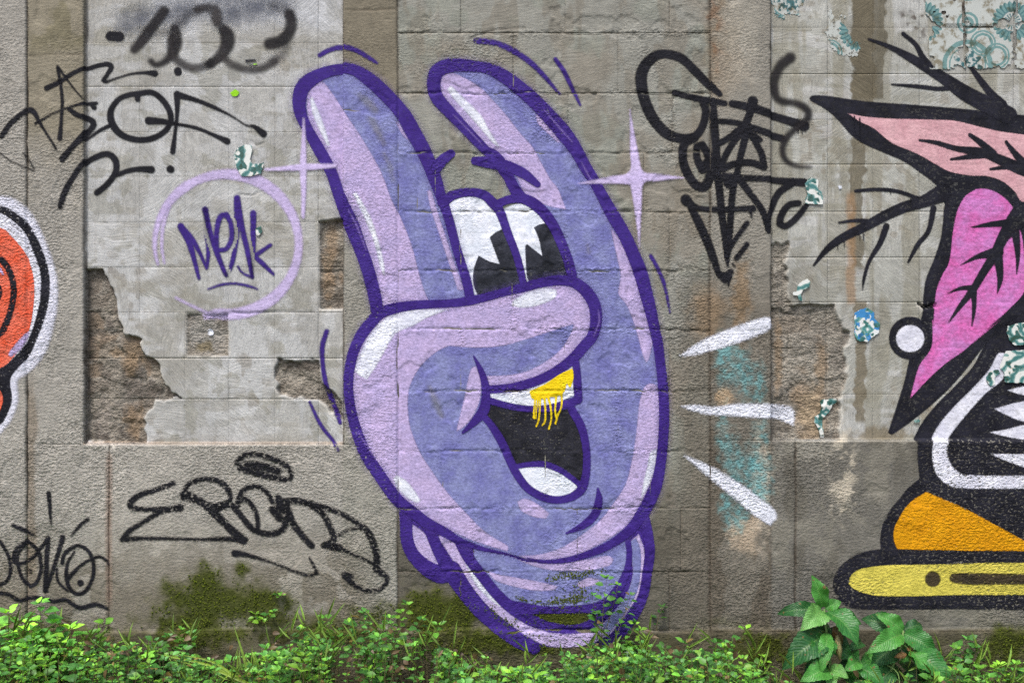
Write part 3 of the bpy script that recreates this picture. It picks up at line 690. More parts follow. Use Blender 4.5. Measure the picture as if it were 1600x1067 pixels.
# lavender light
L1 = T(350, 0, [(455, 580), (465, 500), (510, 450), (550, 455), (600, 520), (640, 580), (700, 670), (760, 760), (820, 860), (880, 970)]) + T(350, 250, [(850, 20), (890, 110), (930, 220), (985, 330), (1040, 470), (1080, 620), (1110, 720), (1140, 790), (1000, 810), (880, 825), (820, 640), (740, 400), (670, 220)]) + T(350, 0, [(600, 940), (540, 830), (470, 690)])
L1b = T(350, 250, [(1130, 175), (1150, 165), (1190, 300), (1240, 450), (1290, 600), (1335, 720), (1300, 722), (1260, 600), (1200, 420), (1150, 270)])
L1c = T(350, 0, [(958, 680), (975, 690), (1005, 740), (1030, 780), (1005, 765), (975, 720)])
L2 = T(700, 0, [(-45, 490), (-35, 430), (20, 408), (100, 440), (180, 490), (250, 560), (330, 650), (400, 740), (470, 820), (520, 910), (570, 1000)]) + T(700, 250, [(610, 160), (655, 275), (560, 255), (480, 225), (430, 195), (380, 90)]) + T(700, 0, [(350, 960), (285, 880), (210, 800), (100, 690), (0, 590)])
L2b = T(700, 0, [(490, 640), (520, 648), (570, 705), (628, 780), (612, 792), (550, 735), (500, 685)])
L3 = T(700, 250, [(905, 380), (975, 470), (1022, 590), (1060, 720), (1105, 850), (1128, 960)]) + T(700, 500, [(1138, 120), (1114, 225), (1100, 235), (1080, 180), (1060, 100), (1030, 0)]) + T(700, 250, [(990, 800), (948, 742), (960, 640), (935, 520)])
L3b = T(700, 500, [(1095, 370), (1130, 353), (1168, 380), (1185, 500), (1180, 720), (1160, 860), (1122, 980), (1080, 1055)]) + T(700, 767, [(1050, 140), (960, 220), (850, 290), (720, 350), (580, 378), (450, 375), (395, 360), (520, 350), (640, 310), (750, 240), (850, 160), (920, 70)]) + T(700, 500, [(985, 920), (1020, 800), (1045, 650), (1060, 500), (1075, 420)])
L4 = T(350, 250, [(900, 850), (1000, 820), (1200, 800)]) + T(700, 250, [(100, 790), (300, 745), (520, 690), (640, 675), (730, 710), (790, 780), (805, 880), (770, 990)]) + T(700, 500, [(720, 170), (650, 240), (520, 320), (380, 360), (225, 375), (215, 312), (350, 305), (450, 280), (560, 220), (640, 150), (690, 60), (702, 20), (620, 45), (520, 78), (420, 110), (300, 142), (150, 152), (0, 142)]) + \
     [(718, 539), (696, 542), (673, 556), (654, 576), (641, 601), (637, 626), (640, 663), (654, 702), (673, 733), (698, 768), (728, 801), (756, 829), (794, 853), (793, 861), (760, 851), (720, 836), (680, 815), (640, 786), (608, 757), (577, 715), (558, 670), (550, 620), (553, 575), (567, 530), (585, 505)]
L5 = T(700, 500, [(130, 270), (155, 258), (182, 320), (178, 430), (140, 530), (90, 590), (48, 618), (60, 560), (90, 440), (110, 340)])
L6 = T(700, 767, [(385, 60), (430, 42), (500, 75), (562, 125), (545, 152), (480, 142), (410, 110)])
L7 = T(700, 767, [(370, 368), (540, 402), (740, 385), (880, 360), (918, 375), (900, 410), (800, 435), (650, 442), (540, 432), (440, 402)])
L8 = T(700, 767, [(222, 448), (300, 468), (420, 488), (540, 512), (608, 530), (590, 548), (480, 552), (340, 522), (260, 492)])
L9 = T(700, 767, [(720, 512), (780, 482), (838, 490), (830, 517), (770, 530), (735, 537)])
paint('finger_highlight', hand, M_lav, 1, [L1, L1b, L1c]); paint('finger_highlight', hand, M_lav, 1, [L2, L2b])
paint('palm_highlight', hand, M_lav, 1, [L3, L3b]); paint('thumb_highlight', hand, M_lav, 1, [L4]); paint('cheek_highlight', hand, M_lav, 1, [L5]); paint('chin_highlight', hand, M_lav, 1, [L6])
paint('cuff_highlight', cf, M_lav, 1, [L7, L8, L9])
bandp = T(700, 767, [(-60, 250), (-10, 245), (35, 270), (100, 380), (170, 470), (250, 560), (330, 640), (430, 720), (520, 770), (640, 790), (760, 780), (860, 735), (930, 665), (1000, 560), (1030, 450), (1015, 350), (1010, 290), (1060, 240), (1090, 330), (1090, 450), (1065, 560), (1010, 650), (960, 720), (890, 795), (780, 845), (680, 862), (560, 855), (430, 795), (300, 705), (200, 615), (130, 535), (60, 440), (0, 340)])
lcuf = T(350, 767, [(1048, 185), (1110, 230), (1155, 300), (1215, 418), (1130, 390), (1070, 325), (1048, 250)])
paint('wrist_band', hand, M_lav, 1, [bandp, lcuf])
paint('wrist_band_shade', hand, M_peri, 2, [T(700, 767, [(860, 745), (930, 665), (1000, 560), (1030, 450), (1015, 350), (1010, 290), (1045, 260), (1070, 330), (1070, 450), (1050, 560), (1000, 650), (940, 730), (890, 790)])])
paint('wrist_band_shine', hand, M_white, 2, [T(700, 767, [(100, 410), (130, 420), (190, 500), (250, 570), (300, 630), (285, 640), (220, 590), (150, 510)])])
# white shine
paint('shine', hand, M_white, 3, [T(350, 0, [(472, 545), (485, 535), (530, 640), (565, 740), (582, 805), (568, 805), (530, 725), (490, 635)])])
paint('shine', hand, M_white, 3, [T(350, 250, [(718, 190), (735, 180), (810, 310), (852, 430), (887, 570), (892, 640), (870, 600), (838, 470), (785, 330)])])
paint('shine', hand, M_white, 3, [T(700, 0, [(-2, 495), (18, 478), (80, 540), (180, 640), (225, 720), (285, 815), (255, 800), (180, 712), (100, 622), (25, 540)])])
paint('shine', hand, M_white, 3, [T(350, 500, [(728, 270), (760, 180), (810, 80), (880, 5), (960, -38), (1070, -58), (1245, -58), (1130, -15), (1050, 30), (960, 70), (905, 150), (855, 240), (795, 328), (745, 300)])])
paint('shine', hand, M_white, 3, [T(350, 500, [(943, 880), (960, 862), (1010, 890), (1060, 950), (1092, 1000), (1070, 1012), (1010, 978), (960, 925)])])
paint('shine', hand, M_white, 3, [T(700, 250, [(353, 802), (380, 768), (450, 733), (540, 710), (602, 722), (597, 762), (530, 797), (450, 817), (380, 818)])])
paint('shine', hand, M_white, 3, [T(700, 500, [(1125, 740), (1162, 715), (1152, 820), (1120, 910), (1072, 1005), (1088, 900), (1108, 820)])])
# eyes
e1 = paint('eye', hand, M_ewhite, 2, [T(700, 250, [(-5, 265), (50, 215), (120, 200), (190, 210), (255, 255), (300, 330), (335, 410), (380, 560), (412, 700), (140, 765), (75, 570), (25, 380)])], corner=80)
paint('pupil', e1, M_eblack, 3, [T(700, 250, [(232, 430), (270, 400), (325, 375), (370, 490), (412, 700), (165, 752), (142, 690), (143, 610), (170, 532), (225, 562), (288, 580), (258, 500)])], corner=40)
e2 = paint('eye', hand, M_ewhite, 2, [T(700, 250, [(305, 275), (370, 248), (430, 250), (500, 300), (550, 365), (610, 480), (665, 650), (520, 670), (445, 695), (405, 545), (360, 420)])], corner=80)
paint('pupil', e2, M_eblack, 3, [T(700, 250, [(478, 375), (510, 358), (560, 350), (610, 470), (670, 645), (550, 665), (455, 688), (438, 640), (430, 480), (438, 468), (525, 535), (505, 440)])], corner=40)
# mouth
mo = paint('mouth', hand, M_mblack, 2, [T(700, 500, [(225, 465), (340, 490), (450, 505), (560, 510), (670, 490), (720, 560), (750, 640), (765, 750), (760, 850), (735, 900), (680, 880), (610, 820), (520, 795), (380, 805), (335, 710), (290, 625), (210, 535)])])
tg = paint('tongue', mo, M_ewhite, 3, [T(700, 500, [(388, 825), (500, 808), (580, 818), (665, 865), (725, 935), (690, 972), (620, 985), (530, 975), (465, 935)])])
th = paint('teeth', hand, M_ewhite, 3, [T(700, 500, [(230, 405), (330, 405), (440, 385), (540, 335), (640, 280), (700, 255), (705, 415), (640, 445), (560, 470), (480, 480), (370, 465), (230, 435)])], corner=50)
dr = [[(485, 425, 11), (480, 480, 9), (475, 545, 9)], [(500, 435, 10), (492, 500, 7), (486, 546, 9)], [(512, 425, 12), (510, 500, 9), (503, 560, 9), (490, 590, 9)], [(536, 425, 12), (541, 500, 10), (540, 560, 9), (524, 585, 9)], [(556, 425, 14), (570, 480, 11), (574, 550, 9), (560, 606, 10)], [(602, 425, 12), (595, 500, 9), (605, 552, 9)], [(632, 395, 12), (630, 480, 9), (610, 530, 9), (597, 575, 10)]]
gt = paint('gold_tooth', th, M_yel, 8, [T(700, 500, [(452, 395), (540, 355), (620, 302), (692, 268), (698, 320), (680, 380), (660, 350), (645, 400), (600, 425), (560, 428), (500, 442), (465, 435)])], [T(700, 500, s) for s in dr], soft=2, corner=50)
# outlines
def S(o, pts): return T(o[0], o[1], pts)
out = [
 S(a0, [(545, 1000+0, 62)]) ,
]
outl_L = S(a1, [(850, 835, 70), (838, 760, 72), (797, 600, 72), (750, 470, 74), (708, 360, 84), (668, 270, 76), (628, 170, 66)]) + S(a0, [(590, 950, 62), (525, 830, 66), (452, 700, 58), (414, 600, 70), (420, 505, 80), (462, 448, 82), (545, 402, 66), (640, 380, 60), (725, 392, 62), (800, 438, 74), (872, 500, 78), (945, 575, 78), (1005, 650, 82), (1052, 735, 84), (1102, 825, 80), (1142, 912, 76), (1175, 1000, 72)]) + S(a1, [(1205, 200, 58), (1250, 330, 52), (1295, 500, 50), (1345, 660, 52), (1368, 765, 52)])
outl_R = S((700, 250), [(405, 205, 60), (370, 160, 60), (330, 80, 60)]) + S((700, 0), [(315, 945, 70), (262, 865, 56), (215, 840, 50), (150, 775, 54), (80, 700, 56), (0, 615, 66), (-60, 545, 72), (-80, 475, 74), (-65, 405, 78), (-15, 372, 78), (60, 364, 70), (150, 370, 62), (230, 385, 62), (310, 425, 72), (400, 492, 78), (480, 562, 80), (560, 645, 82), (640, 735, 86), (705, 825, 74), (762, 925, 66), (812, 1005, 60)]) + S((700, 250), [(858, 200, 62), (918, 310, 72), (980, 415, 70), (1030, 525, 72), (1070, 625, 76), (1100, 735, 72), (1130, 850, 66)]) + S(b5, [(1138, 0, 62), (1165, 120, 56), (1182, 250, 54), (1196, 380, 56), (1201, 520, 56), (1197, 640, 56), (1187, 760, 56), (1167, 880, 62), (1140, 960, 70), (1095, 1050, 70)]) + S(b7, [(1030, 195, 60), (950, 265, 50), (850, 322, 42), (740, 362, 34), (640, 385, 28), (540, 390, 16), (440, 372, 6)])
outl_P = S(b7, [(330, 347, 5), (250, 332, 14), (160, 310, 28), (60, 275, 42)]) + S((350, 767), [(1230, 228, 52), (1130, 175, 58), (1040, 108, 62), (960, 42, 66)]) + S((350, 500), [(862, 855, 66), (792, 750, 66), (738, 620, 60), (706, 500, 56), (692, 380, 54), (697, 280, 56), (722, 170, 58), (765, 80, 62), (815, 15, 64)]) + S(a1, [(862, 855, 64), (930, 828, 60), (1010, 812, 54), (1120, 802, 48), (1245, 797, 44)]) + S((700, 250), [(100, 785, 50), (200, 765, 46), (310, 735, 44), (420, 708, 50), (520, 682, 52), (620, 668, 56), (705, 682, 60), (772, 735, 66), (815, 810, 68), (822, 900, 64), (802, 980, 60)]) + S(b5, [(760, 140, 60), (690, 218, 58), (600, 285, 54), (500, 335, 52), (400, 365, 50), (310, 380, 46), (225, 385, 46)])
M_mist = paint_mat('purple_overspray', s2l((92, 72, 150)), s2l((110, 92, 160)), 7.0, 5.0, .34, .34, .7, .7)
for o_ in (outl_L, outl_R, outl_P): paint('overspray', hand, M_mist, 4.6, (), [[(x, y, w + 7) for x, y, w in o_]], soft=8)
paint('outline', hand, M_out, 5, (), [outl_L], soft=2)
paint('outline', hand, M_out, 6, (), [outl_R], soft=2)
paint('outline', hand, M_out, 5.5, (), [outl_P], soft=2)
paint('eye_outline', e1, M_out, 6.5, (), [S((700, 250), [(-30, 235, 60), (30, 195, 52), (120, 180, 48), (200, 195, 52), (250, 240, 56), (290, 290, 52), (330, 400, 44), (370, 500, 42), (400, 600, 40), (420, 695, 36)])], soft=2)
paint('eye_outline', e2, M_out, 7, (), [S((700, 250), [(275, 245, 46), (330, 222, 46), (400, 212, 52), (465, 235, 62), (530, 290, 62), (588, 370, 58), (630, 460, 56), (665, 550, 54), (690, 640, 54)])], soft=2)
paint('eyebrow', hand, M_out, 7.5, (), [S((700, 0), [(150, 895, 46), (240, 905, 66), (330, 925, 62), (420, 965, 56), (498, 1025, 34)])], soft=2)
paint('eyebrow', hand, M_out, 7.5, (), [S(a0, [(1262, 855, 46), (1215, 890, 60), (1180, 935, 60)])], soft=2)
paint('lip_outline', mo, M_out, 6, (), [S(b5, [(225, 445, 38), (330, 475, 34), (430, 492, 34), (560, 490, 40), (650, 470, 50), (722, 445, 44)]), S(b5, [(712, 240, 40), (718, 330, 46), (722, 400, 46), (728, 440, 40)]), S(b5, [(195, 530, 34), (245, 590, 40), (300, 680, 46), (340, 770, 46), (380, 850, 44), (435, 925, 44), (505, 972, 44), (590, 998, 42), (680, 985, 44), (740, 940, 50), (765, 870, 44), (772, 780, 42), (765, 690, 42), (740, 590, 46), (690, 500, 46)]), S(b5, [(385, 812, 26), (450, 802, 30), (540, 802, 34), (620, 832, 32), (680, 872, 30), (735, 915, 28)])], soft=2)
paint('cheek_line', hand, M_out, 6.2, (), [S(b5, [(143, 200, 8), (178, 270, 30), (205, 350, 42), (210, 430, 50), (198, 500, 60), (150, 560, 44), (82, 625, 14)])], soft=2)
paint('chin_line', hand, M_out, 6.2, (), [S(b7, [(833, -15, 12), (838, 50, 42), (815, 130, 48), (750, 190, 40), (657, 234, 10)])], soft=2)
paint('cuff_outline', cf, M_out, 4, (), [S(b7, [(60, 280, 50), (110, 365, 60), (185, 465, 60), (265, 565, 60), (345, 640, 66), (440, 695, 84), (540, 715, 120), (660, 715, 130), (760, 705, 110), (850, 670, 74), (915, 590, 60), (970, 500, 44), (1000, 420, 36), (1008, 340, 32), (1000, 280, 32)])], cut=[gapm], soft=2)
paint('cuff_outline', cf, M_out, 4, (), [S((350, 767), [(1005, 130, 60), (1012, 190, 66), (1018, 270, 70), (1050, 350, 72), (1120, 420, 84), (1200, 460, 100)]) + S(b7, [(20, 440, 105), (70, 520, 96), (130, 600, 90), (200, 680, 86), (290, 755, 80), (400, 830, 76), (480, 868, 64)])], soft=2)
paint('cuff_outline', cf, M_out, 4.4, (), [S((350, 767), [(1150, 225, 64), (1190, 330, 60), (1240, 430, 60), (1290, 500, 50)])], soft=2)
paint('cuff_outline', cf, M_out, 4.2, (), [S(b7, [(1090, 150, 62), (1112, 240, 56), (1122, 340, 56), (1108, 450, 54), (1090, 560, 54), (1060, 640, 54), (1012, 722, 54), (945, 790, 54), (860, 840, 48)])], soft=2)
M_streak = paint_mat('thin_lavender_streak', s2l((150, 128, 200)), s2l((134, 112, 186)), 1.6, 1.4, .34, .7, .6, .3)
for st_ in (S((700, 0), [(535, 612, 3), (610, 700, 9), (690, 790, 5)]), S((700, 0), [(30, 640, 3), (100, 710, 8), (190, 805, 4)]), S((350, 250), [(690, 275, 3), (740, 370, 12), (790, 500, 5)]), S((700, 0), [(740, 900, 3), (775, 965, 8), (800, 1010, 4)]), S((350, 500), [(745, 620, 4), (790, 690, 9), (850, 780, 4)]), S((700, 250), [(835, 830, 4), (840, 900, 8), (810, 980, 4)])):
    paint('outline_streak', hand, M_streak, 8.5, (), [st_], soft=2)
M_scuff = paint_mat('rubbed_off_paint', s2l((150, 146, 150)), s2l((140, 142, 160)), 5, 5, .5, .75, .8, .5)
for st_ in ([(562, 150, 8), (575, 160, 12), (586, 172, 10)], [(580, 185, 10), (590, 205, 10), (600, 225, 6)], [(600, 240, 4), (610, 262, 7), (614, 282, 3)], [(918, 383, 3), (920, 394, 4)], [(672, 605, 6), (682, 630, 10), (690, 650, 6)]):
    paint('scuff', hand, M_scuff, 4, (), [st_], soft=5)
# dashes around the hand
for s in (S(a0, [(528, 300, 26), (580, 272, 26), (645, 258, 28), (730, 280, 26), (800, 320, 22), (850, 352, 14)]),
          S((350, 500), [(565, 62, 26), (540, 150, 28), (545, 260, 24), (565, 370, 26), (600, 470, 24), (640, 572, 20)]),
          S((350, 500), [(470, 457, 14), (530, 580, 20), (600, 670, 18), (640, 728, 8)]),
          S((700, 0), [(158, 228, 32), (260, 240, 30), (360, 282, 32), (460, 350, 30), (540, 430, 24), (622, 525, 12)]),
          S((700, 0), [(597, 330, 22), (640, 390, 24), (690, 490, 22), (735, 585, 12)]),
          S((700, 250), [(1128, 532, 20), (1170, 610, 20), (1205, 700, 18), (1235, 850, 8)])):
    paint('motion_line', hand, M_dash, 2, (), [s], soft=3)
for p in (T(950, 500, [(398, 198), (520, 118), (680, 48), (860, -12), (912, -8), (918, 35), (860, 72), (700, 132), (560, 172), (480, 194)]),
          T(950, 500, [(408, 480), (480, 472), (600, 483), (700, 468), (850, 466), (940, 472), (1030, 490), (1052, 540), (1040, 585), (940, 548), (790, 538), (560, 522), (480, 505)]),
          T(950, 500, [(422, 752), (520, 790), (640, 850), (780, 940), (920, 1050), (938, 1100), (900, 1138), (800, 1072), (690, 980), (560, 872)])):
    paint('shout_line', hand, M_ray, 2, [p], soft=4)
def star(cx, cy, t, r, b, l, k):
    P = []
    tips = [t, r, b, l]
    dirs = []
    for i in range(4):
        tx, ty = tips[i]; P.append((tx, ty))
        nx_, ny_ = tips[(i + 1) % 4]
        ax, ay = tx - cx, ty - cy; bx, by = nx_ - cx, ny_ - cy
        la, lb = math.hypot(ax, ay), math.hypot(bx, by)
        ua = (ax / la, ay / la); ub = (bx / lb, by / lb)
        P.append((cx + ua[0] * la * .42 + ub[0] * k * .55, cy + ua[1] * la * .42 + ub[1] * k * .55))
        P.append((cx + (ua[0] + ub[0]) * k, cy + (ua[1] + ub[1]) * k))
        P.append((cx + ub[0] * lb * .42 + ua[0] * k * .55, cy + ub[1] * lb * .42 + ua[1] * k * .55))
    return P
paint('sparkle', hand, M_lil, 9, [star(994.6, 277, (984, 172), (1068, 278), (999, 386), (903, 287), 10)], soft=4, corner=75)
paint('sparkle', hand, M_lil, 9, (), [[(473, 184, 2), (473, 225, 7), (472, 262, 10), (473, 300, 7), (472, 338, 5)], [(413, 264, 3), (445, 262, 7), (473, 260, 10), (500, 259, 8), (522, 258, 5)]], soft=4)

# ---------- lilac ring and purple lettering
ring = mural('lilac_ring', 352, 497, 'faded lilac spray paint ring around the purple lettering')
rp = []
for i_, a_ in enumerate(np.linspace(R(98), R(-196), 30)):       # from the bottom round the right side and the top to the left
    rp.append((352 + 113 * math.cos(a_), 381 + 110 * math.sin(a_), 15 + 3 * math.sin(i_ * .5) if i_ < 22 else 15 - (i_ - 22) * 1.6))
paint('ring_stroke', ring, M_ring, 1, (), [[(318, 494, 8)] + rp], soft=5)
paint('ring_stroke', ring, M_ring, 1.3, (), [[(262, 322, 4), (252, 352, 5), (250, 385, 4), (254, 410, 3)], [(272, 465, 3), (292, 475, 3), (320, 488, 4)]], soft=4)
tagp = mural('purple_lettering', 350, 460, 'purple sprayed letters with underline inside the lilac ring')
B = (0, 250)
M_pt = M_dash
for lt in ([S(B, [(995, 365, 38), (1040, 450, 36), (1070, 550, 26), (1097, 655, 18)]), S(B, [(995, 365, 34), (1060, 440, 30), (1105, 520, 20), (1140, 600, 14)]), S(B, [(1140, 600, 16), (1150, 500, 24), (1140, 380, 32), (1131, 272, 36)])],
           [S(B, [(1131, 272, 30), (1160, 400, 28), (1200, 520, 30), (1250, 645, 22)]), S(B, [(1198, 520, 26), (1195, 400, 28), (1215, 315, 30), (1250, 300, 30), (1275, 350, 28), (1280, 430, 28), (1250, 490, 26), (1200, 500, 26)])],
           [S(B, [(1250, 640, 20), (1285, 560, 26), (1308, 400, 30), (1310, 208, 36)]), S(B, [(1310, 208, 34), (1340, 380, 30), (1372, 520, 28), (1395, 650, 20)]), S(B, [(1395, 652, 14), (1340, 625, 12), (1315, 590, 12)])],
           [S(a1, [(155, 292, 34), (155, 450, 30), (150, 650, 18)]), S(a1, [(252, 470, 20), (162, 532, 26), (210, 575, 26), (268, 632, 16)])]):
    paint('letter', tagp, M_pt, 3, (), lt, soft=3)
paint('underline', tagp, M_pt, 3, (), [S(B, [(1150, 716, 10), (1220, 692, 14), (1300, 685, 14), (1380, 700, 14), (1425, 716, 8)])], soft=3)

# ---------- misty black tag, top left
t1 = mural('black_tag', 310, 110, 'misty soft-edged black spray tag at the top of the left panel')
A = (0, 0)
paint('overspray', t1, M_haze, 0, [[(180, 12), (250, 0), (330, -18), (460, -20), (455, 20), (380, 30), (330, 22), (250, 35), (190, 40)]], soft=22)
def K5(pts): return [(150 + x / 5, y / 5, w / 5) for x, y, w in pts]
M_soft2 = paint_mat('thin_misty_black_spray', s2l((44, 42, 44)), s2l((62, 58, 58)), 4.6, 1.4, .26, .78, .6, .25)
M_faint = paint_mat('faint_black_spray', s2l((50, 50, 56)), s2l((70, 70, 76)), 8, 2, .3, .55, .6, .4)
paint('overspray', t1, M_haze, .4, (), [K5([(180, 220, 110), (260, 180, 130), (330, 140, 100)]), K5([(1000, 110, 160), (1150, 60, 150), (1300, 30, 110)]), K5([(560, 120, 100), (640, 110, 120)])], soft=22)
paint('letter_stroke', t1, M_tag, 1, (), [K5([(96, 272, 74), (168, 276, 76)])], soft=3)
paint('letter_stroke', t1, M_soft, 1.2, (), [K5([(520, 75, 74), (440, 180, 80), (350, 300, 82), (286, 376, 66)])], soft=7)
paint('letter_stroke', t1, M_soft, 1.5, (), [K5([(415, 468, 40), (450, 496, 42), (510, 480, 48), (570, 425, 66), (606, 350, 88), (606, 270, 96), (600, 215, 70)])], soft=7)
for st_ in ([(400, 275, 30), (470, 250, 34), (550, 245, 40)], [(630, 180, 60), (700, 110, 60), (780, 68, 56)], [(1380, 470, 60), (1440, 420, 60), (1490, 350, 40)], [(1500, 90, 80), (1440, 50, 60), (1360, 30, 40)], [(960, 180, 50), (1000, 220, 60)]):
    paint('letter_stroke', t1, M_faint, 1.7, (), [K5(st_)], soft=10)
paint('letter_stroke', t1, M_soft2, 1.9, (), [K5([(780, 66, 54), (850, 50, 60), (915, 70, 84), (930, 135, 84), (935, 170, 60)])], soft=7)
paint('letter_stroke', t1, M_soft2, 2, (), [K5([(570, 300, 60), (575, 380, 60), (620, 460, 64), (700, 508, 62), (790, 520, 62), (880, 488, 68)])], soft=7)
paint('letter_stroke', t1, M_soft, 2.2, (), [K5([(880, 488, 66), (960, 425, 84), (1010, 345, 104), (1015, 270, 110), (985, 225, 80)])], soft=7)
paint('letter_stroke', t1, M_soft2, 2.5, (), [K5([(985, 440, 50), (1060, 500, 58), (1180, 534, 58), (1290, 522, 60), (1380, 470, 60)])], soft=7)
paint('letter_stroke', t1, M_soft, 2.7, (), [K5([(1345, 332, 86), (1430, 312, 92), (1495, 250, 92), (1518, 165, 88), (1500, 100, 76)])], soft=7)

# ---------- black lettering, upper left
t2 = mural('black_tag', 210, 330, 'crisp black marker-like letters with a round O left of the lilac ring')
LT2 = [[S(A, [(257, 490, 30), (330, 455, 26), (420, 400, 24), (520, 362, 24), (590, 350, 26), (608, 368, 28), (590, 400, 24), (562, 440, 22), (580, 448, 16), (640, 428, 10), (720, 405, 12), (800, 398, 18), (850, 402, 36)]), S(A, [(978, 388, 42), (980, 394, 42)])],
       [S(A, [(320, 375, 18), (335, 470, 16), (345, 580, 18), (340, 680, 18), (333, 770, 28)]), S(A, [(320, 370, 14), (400, 480, 9), (458, 548, 7)]), S(A, [(200, 688, 16), (300, 630, 10), (400, 592, 12), (480, 572, 18), (525, 568, 18)]), S(A, [(498, 572, 26), (512, 592, 28)])],
       [S(A, [(10, 760, 26), (60, 690, 28), (110, 645, 28), (165, 612, 32), (195, 632, 26), (220, 680, 18), (260, 745, 12), (312, 828, 12)])],
       [S(A, [(385, 608, 24), (430, 640, 28), (490, 660, 32), (508, 690, 32), (470, 740, 30), (400, 820, 32), (345, 885, 34)]), S(A, [(385, 835, 14), (470, 772, 14), (540, 722, 18), (600, 692, 22)])],
       [S(A, [(755, 545, 30), (752, 515, 30), (840, 510, 30), (910, 570, 32), (940, 650, 32), (910, 720, 30), (830, 765, 32), (740, 770, 32), (660, 740, 36), (612, 680, 40), (605, 610, 34), (650, 545, 28), (720, 518, 28), (755, 518, 28)]), S(A, [(815, 665, 42), (900, 670, 30), (980, 685, 18), (1080, 705, 18), (1180, 745, 20), (1255, 780, 36)])],
       [S(A, [(975, 518, 38), (975, 620, 22), (965, 720, 18), (950, 838, 30)]), S(A, [(975, 520, 38), (1080, 550, 24), (1180, 590, 20), (1280, 640, 10), (1360, 690, 9)]) + S(a0, [(160, 698, 20), (212, 738, 40)])],
       [[(95, 322, 9), (101, 300, 9), (115, 275, 8), (132, 253, 8), (154, 241, 9), (168, 240, 9), (178, 251, 10), (177, 268, 9), (165, 286, 9), (148, 300, 9)], S(A, [(620, 975, 22), (700, 945, 26), (760, 935, 28), (832, 938, 40)]), S(A, [(936, 935, 40), (940, 937, 40)])],
       [S(A, [(0, 850, 5), (80, 905, 5), (190, 950, 5)]), S(A, [(130, 850, 4), (170, 900, 5), (192, 945, 5)])]]
for i, lt in enumerate(LT2): paint('letter_stroke', t2, M_tag, 1 + .5 * i, (), lt, soft=3)

# ---------- black lettering, lower left corner
t3 = mural('black_tag', 80, 945, 'black letters above a wavy underline in the lower left corner')
D0 = (0, 767)
for i, lt in enumerate([[S(D0, [(-40, 230, 14), (10, 285, 16), (50, 360, 18), (62, 430, 20), (42, 495, 20), (0, 520, 20)])],
    [S(D0, [(150, 275, 18), (95, 320, 20), (78, 380, 22), (110, 402, 18), (180, 370, 18), (230, 310, 18), (262, 262, 20)]), S(D0, [(150, 275, 20), (208, 330, 20), (228, 420, 20), (207, 500, 20), (170, 528, 22), (130, 490, 20), (106, 420, 18), (102, 350, 16), (150, 282, 16)]), S(D0, [(163, 436, 7), (176, 440, 7), (172, 456, 7), (162, 446, 7), (166, 436, 7)])],
    [S(D0, [(263, 262, 28), (258, 400, 26), (252, 552, 30)]), S(D0, [(252, 552, 22), (300, 420, 22), (345, 258, 28)])],
    [S(D0, [(345, 400, 20), (360, 345, 22), (430, 302, 20), (490, 330, 20), (520, 400, 20), (512, 490, 20), (470, 558, 22), (420, 568, 22), (382, 530, 22), (368, 470, 22), (375, 400, 16), (412, 338, 12)]), S(D0, [(372, 490, 26), (440, 420, 18), (500, 380, 16), (550, 363, 16), (588, 380, 14), (606, 408, 10)]), S(D0, [(446, 507, 34), (449, 510, 34)]), S(D0, [(315, 430, 12), (322, 500, 14), (378, 556, 12)])],
    [S(D0, [(-60, 580, 20), (0, 565, 20), (60, 577, 22), (110, 605, 22), (180, 590, 20), (250, 600, 22), (300, 612, 20), (360, 602, 22), (410, 630, 24), (450, 648, 26), (530, 630, 24), (594, 652, 16)])],
    [[(76, 770, 7), (79, 800, 5), (79.6, 819, 2)], S(D0, [(75, 190, 20), (130, 212, 20), (185, 242, 14)]), S(D0, [(490, 155, 18), (440, 195, 18), (400, 242, 10)])]]):
    paint('letter_stroke' if i != 4 else 'wavy_underline', t3, M_tag, 1 + .5 * i, (), lt, soft=3)

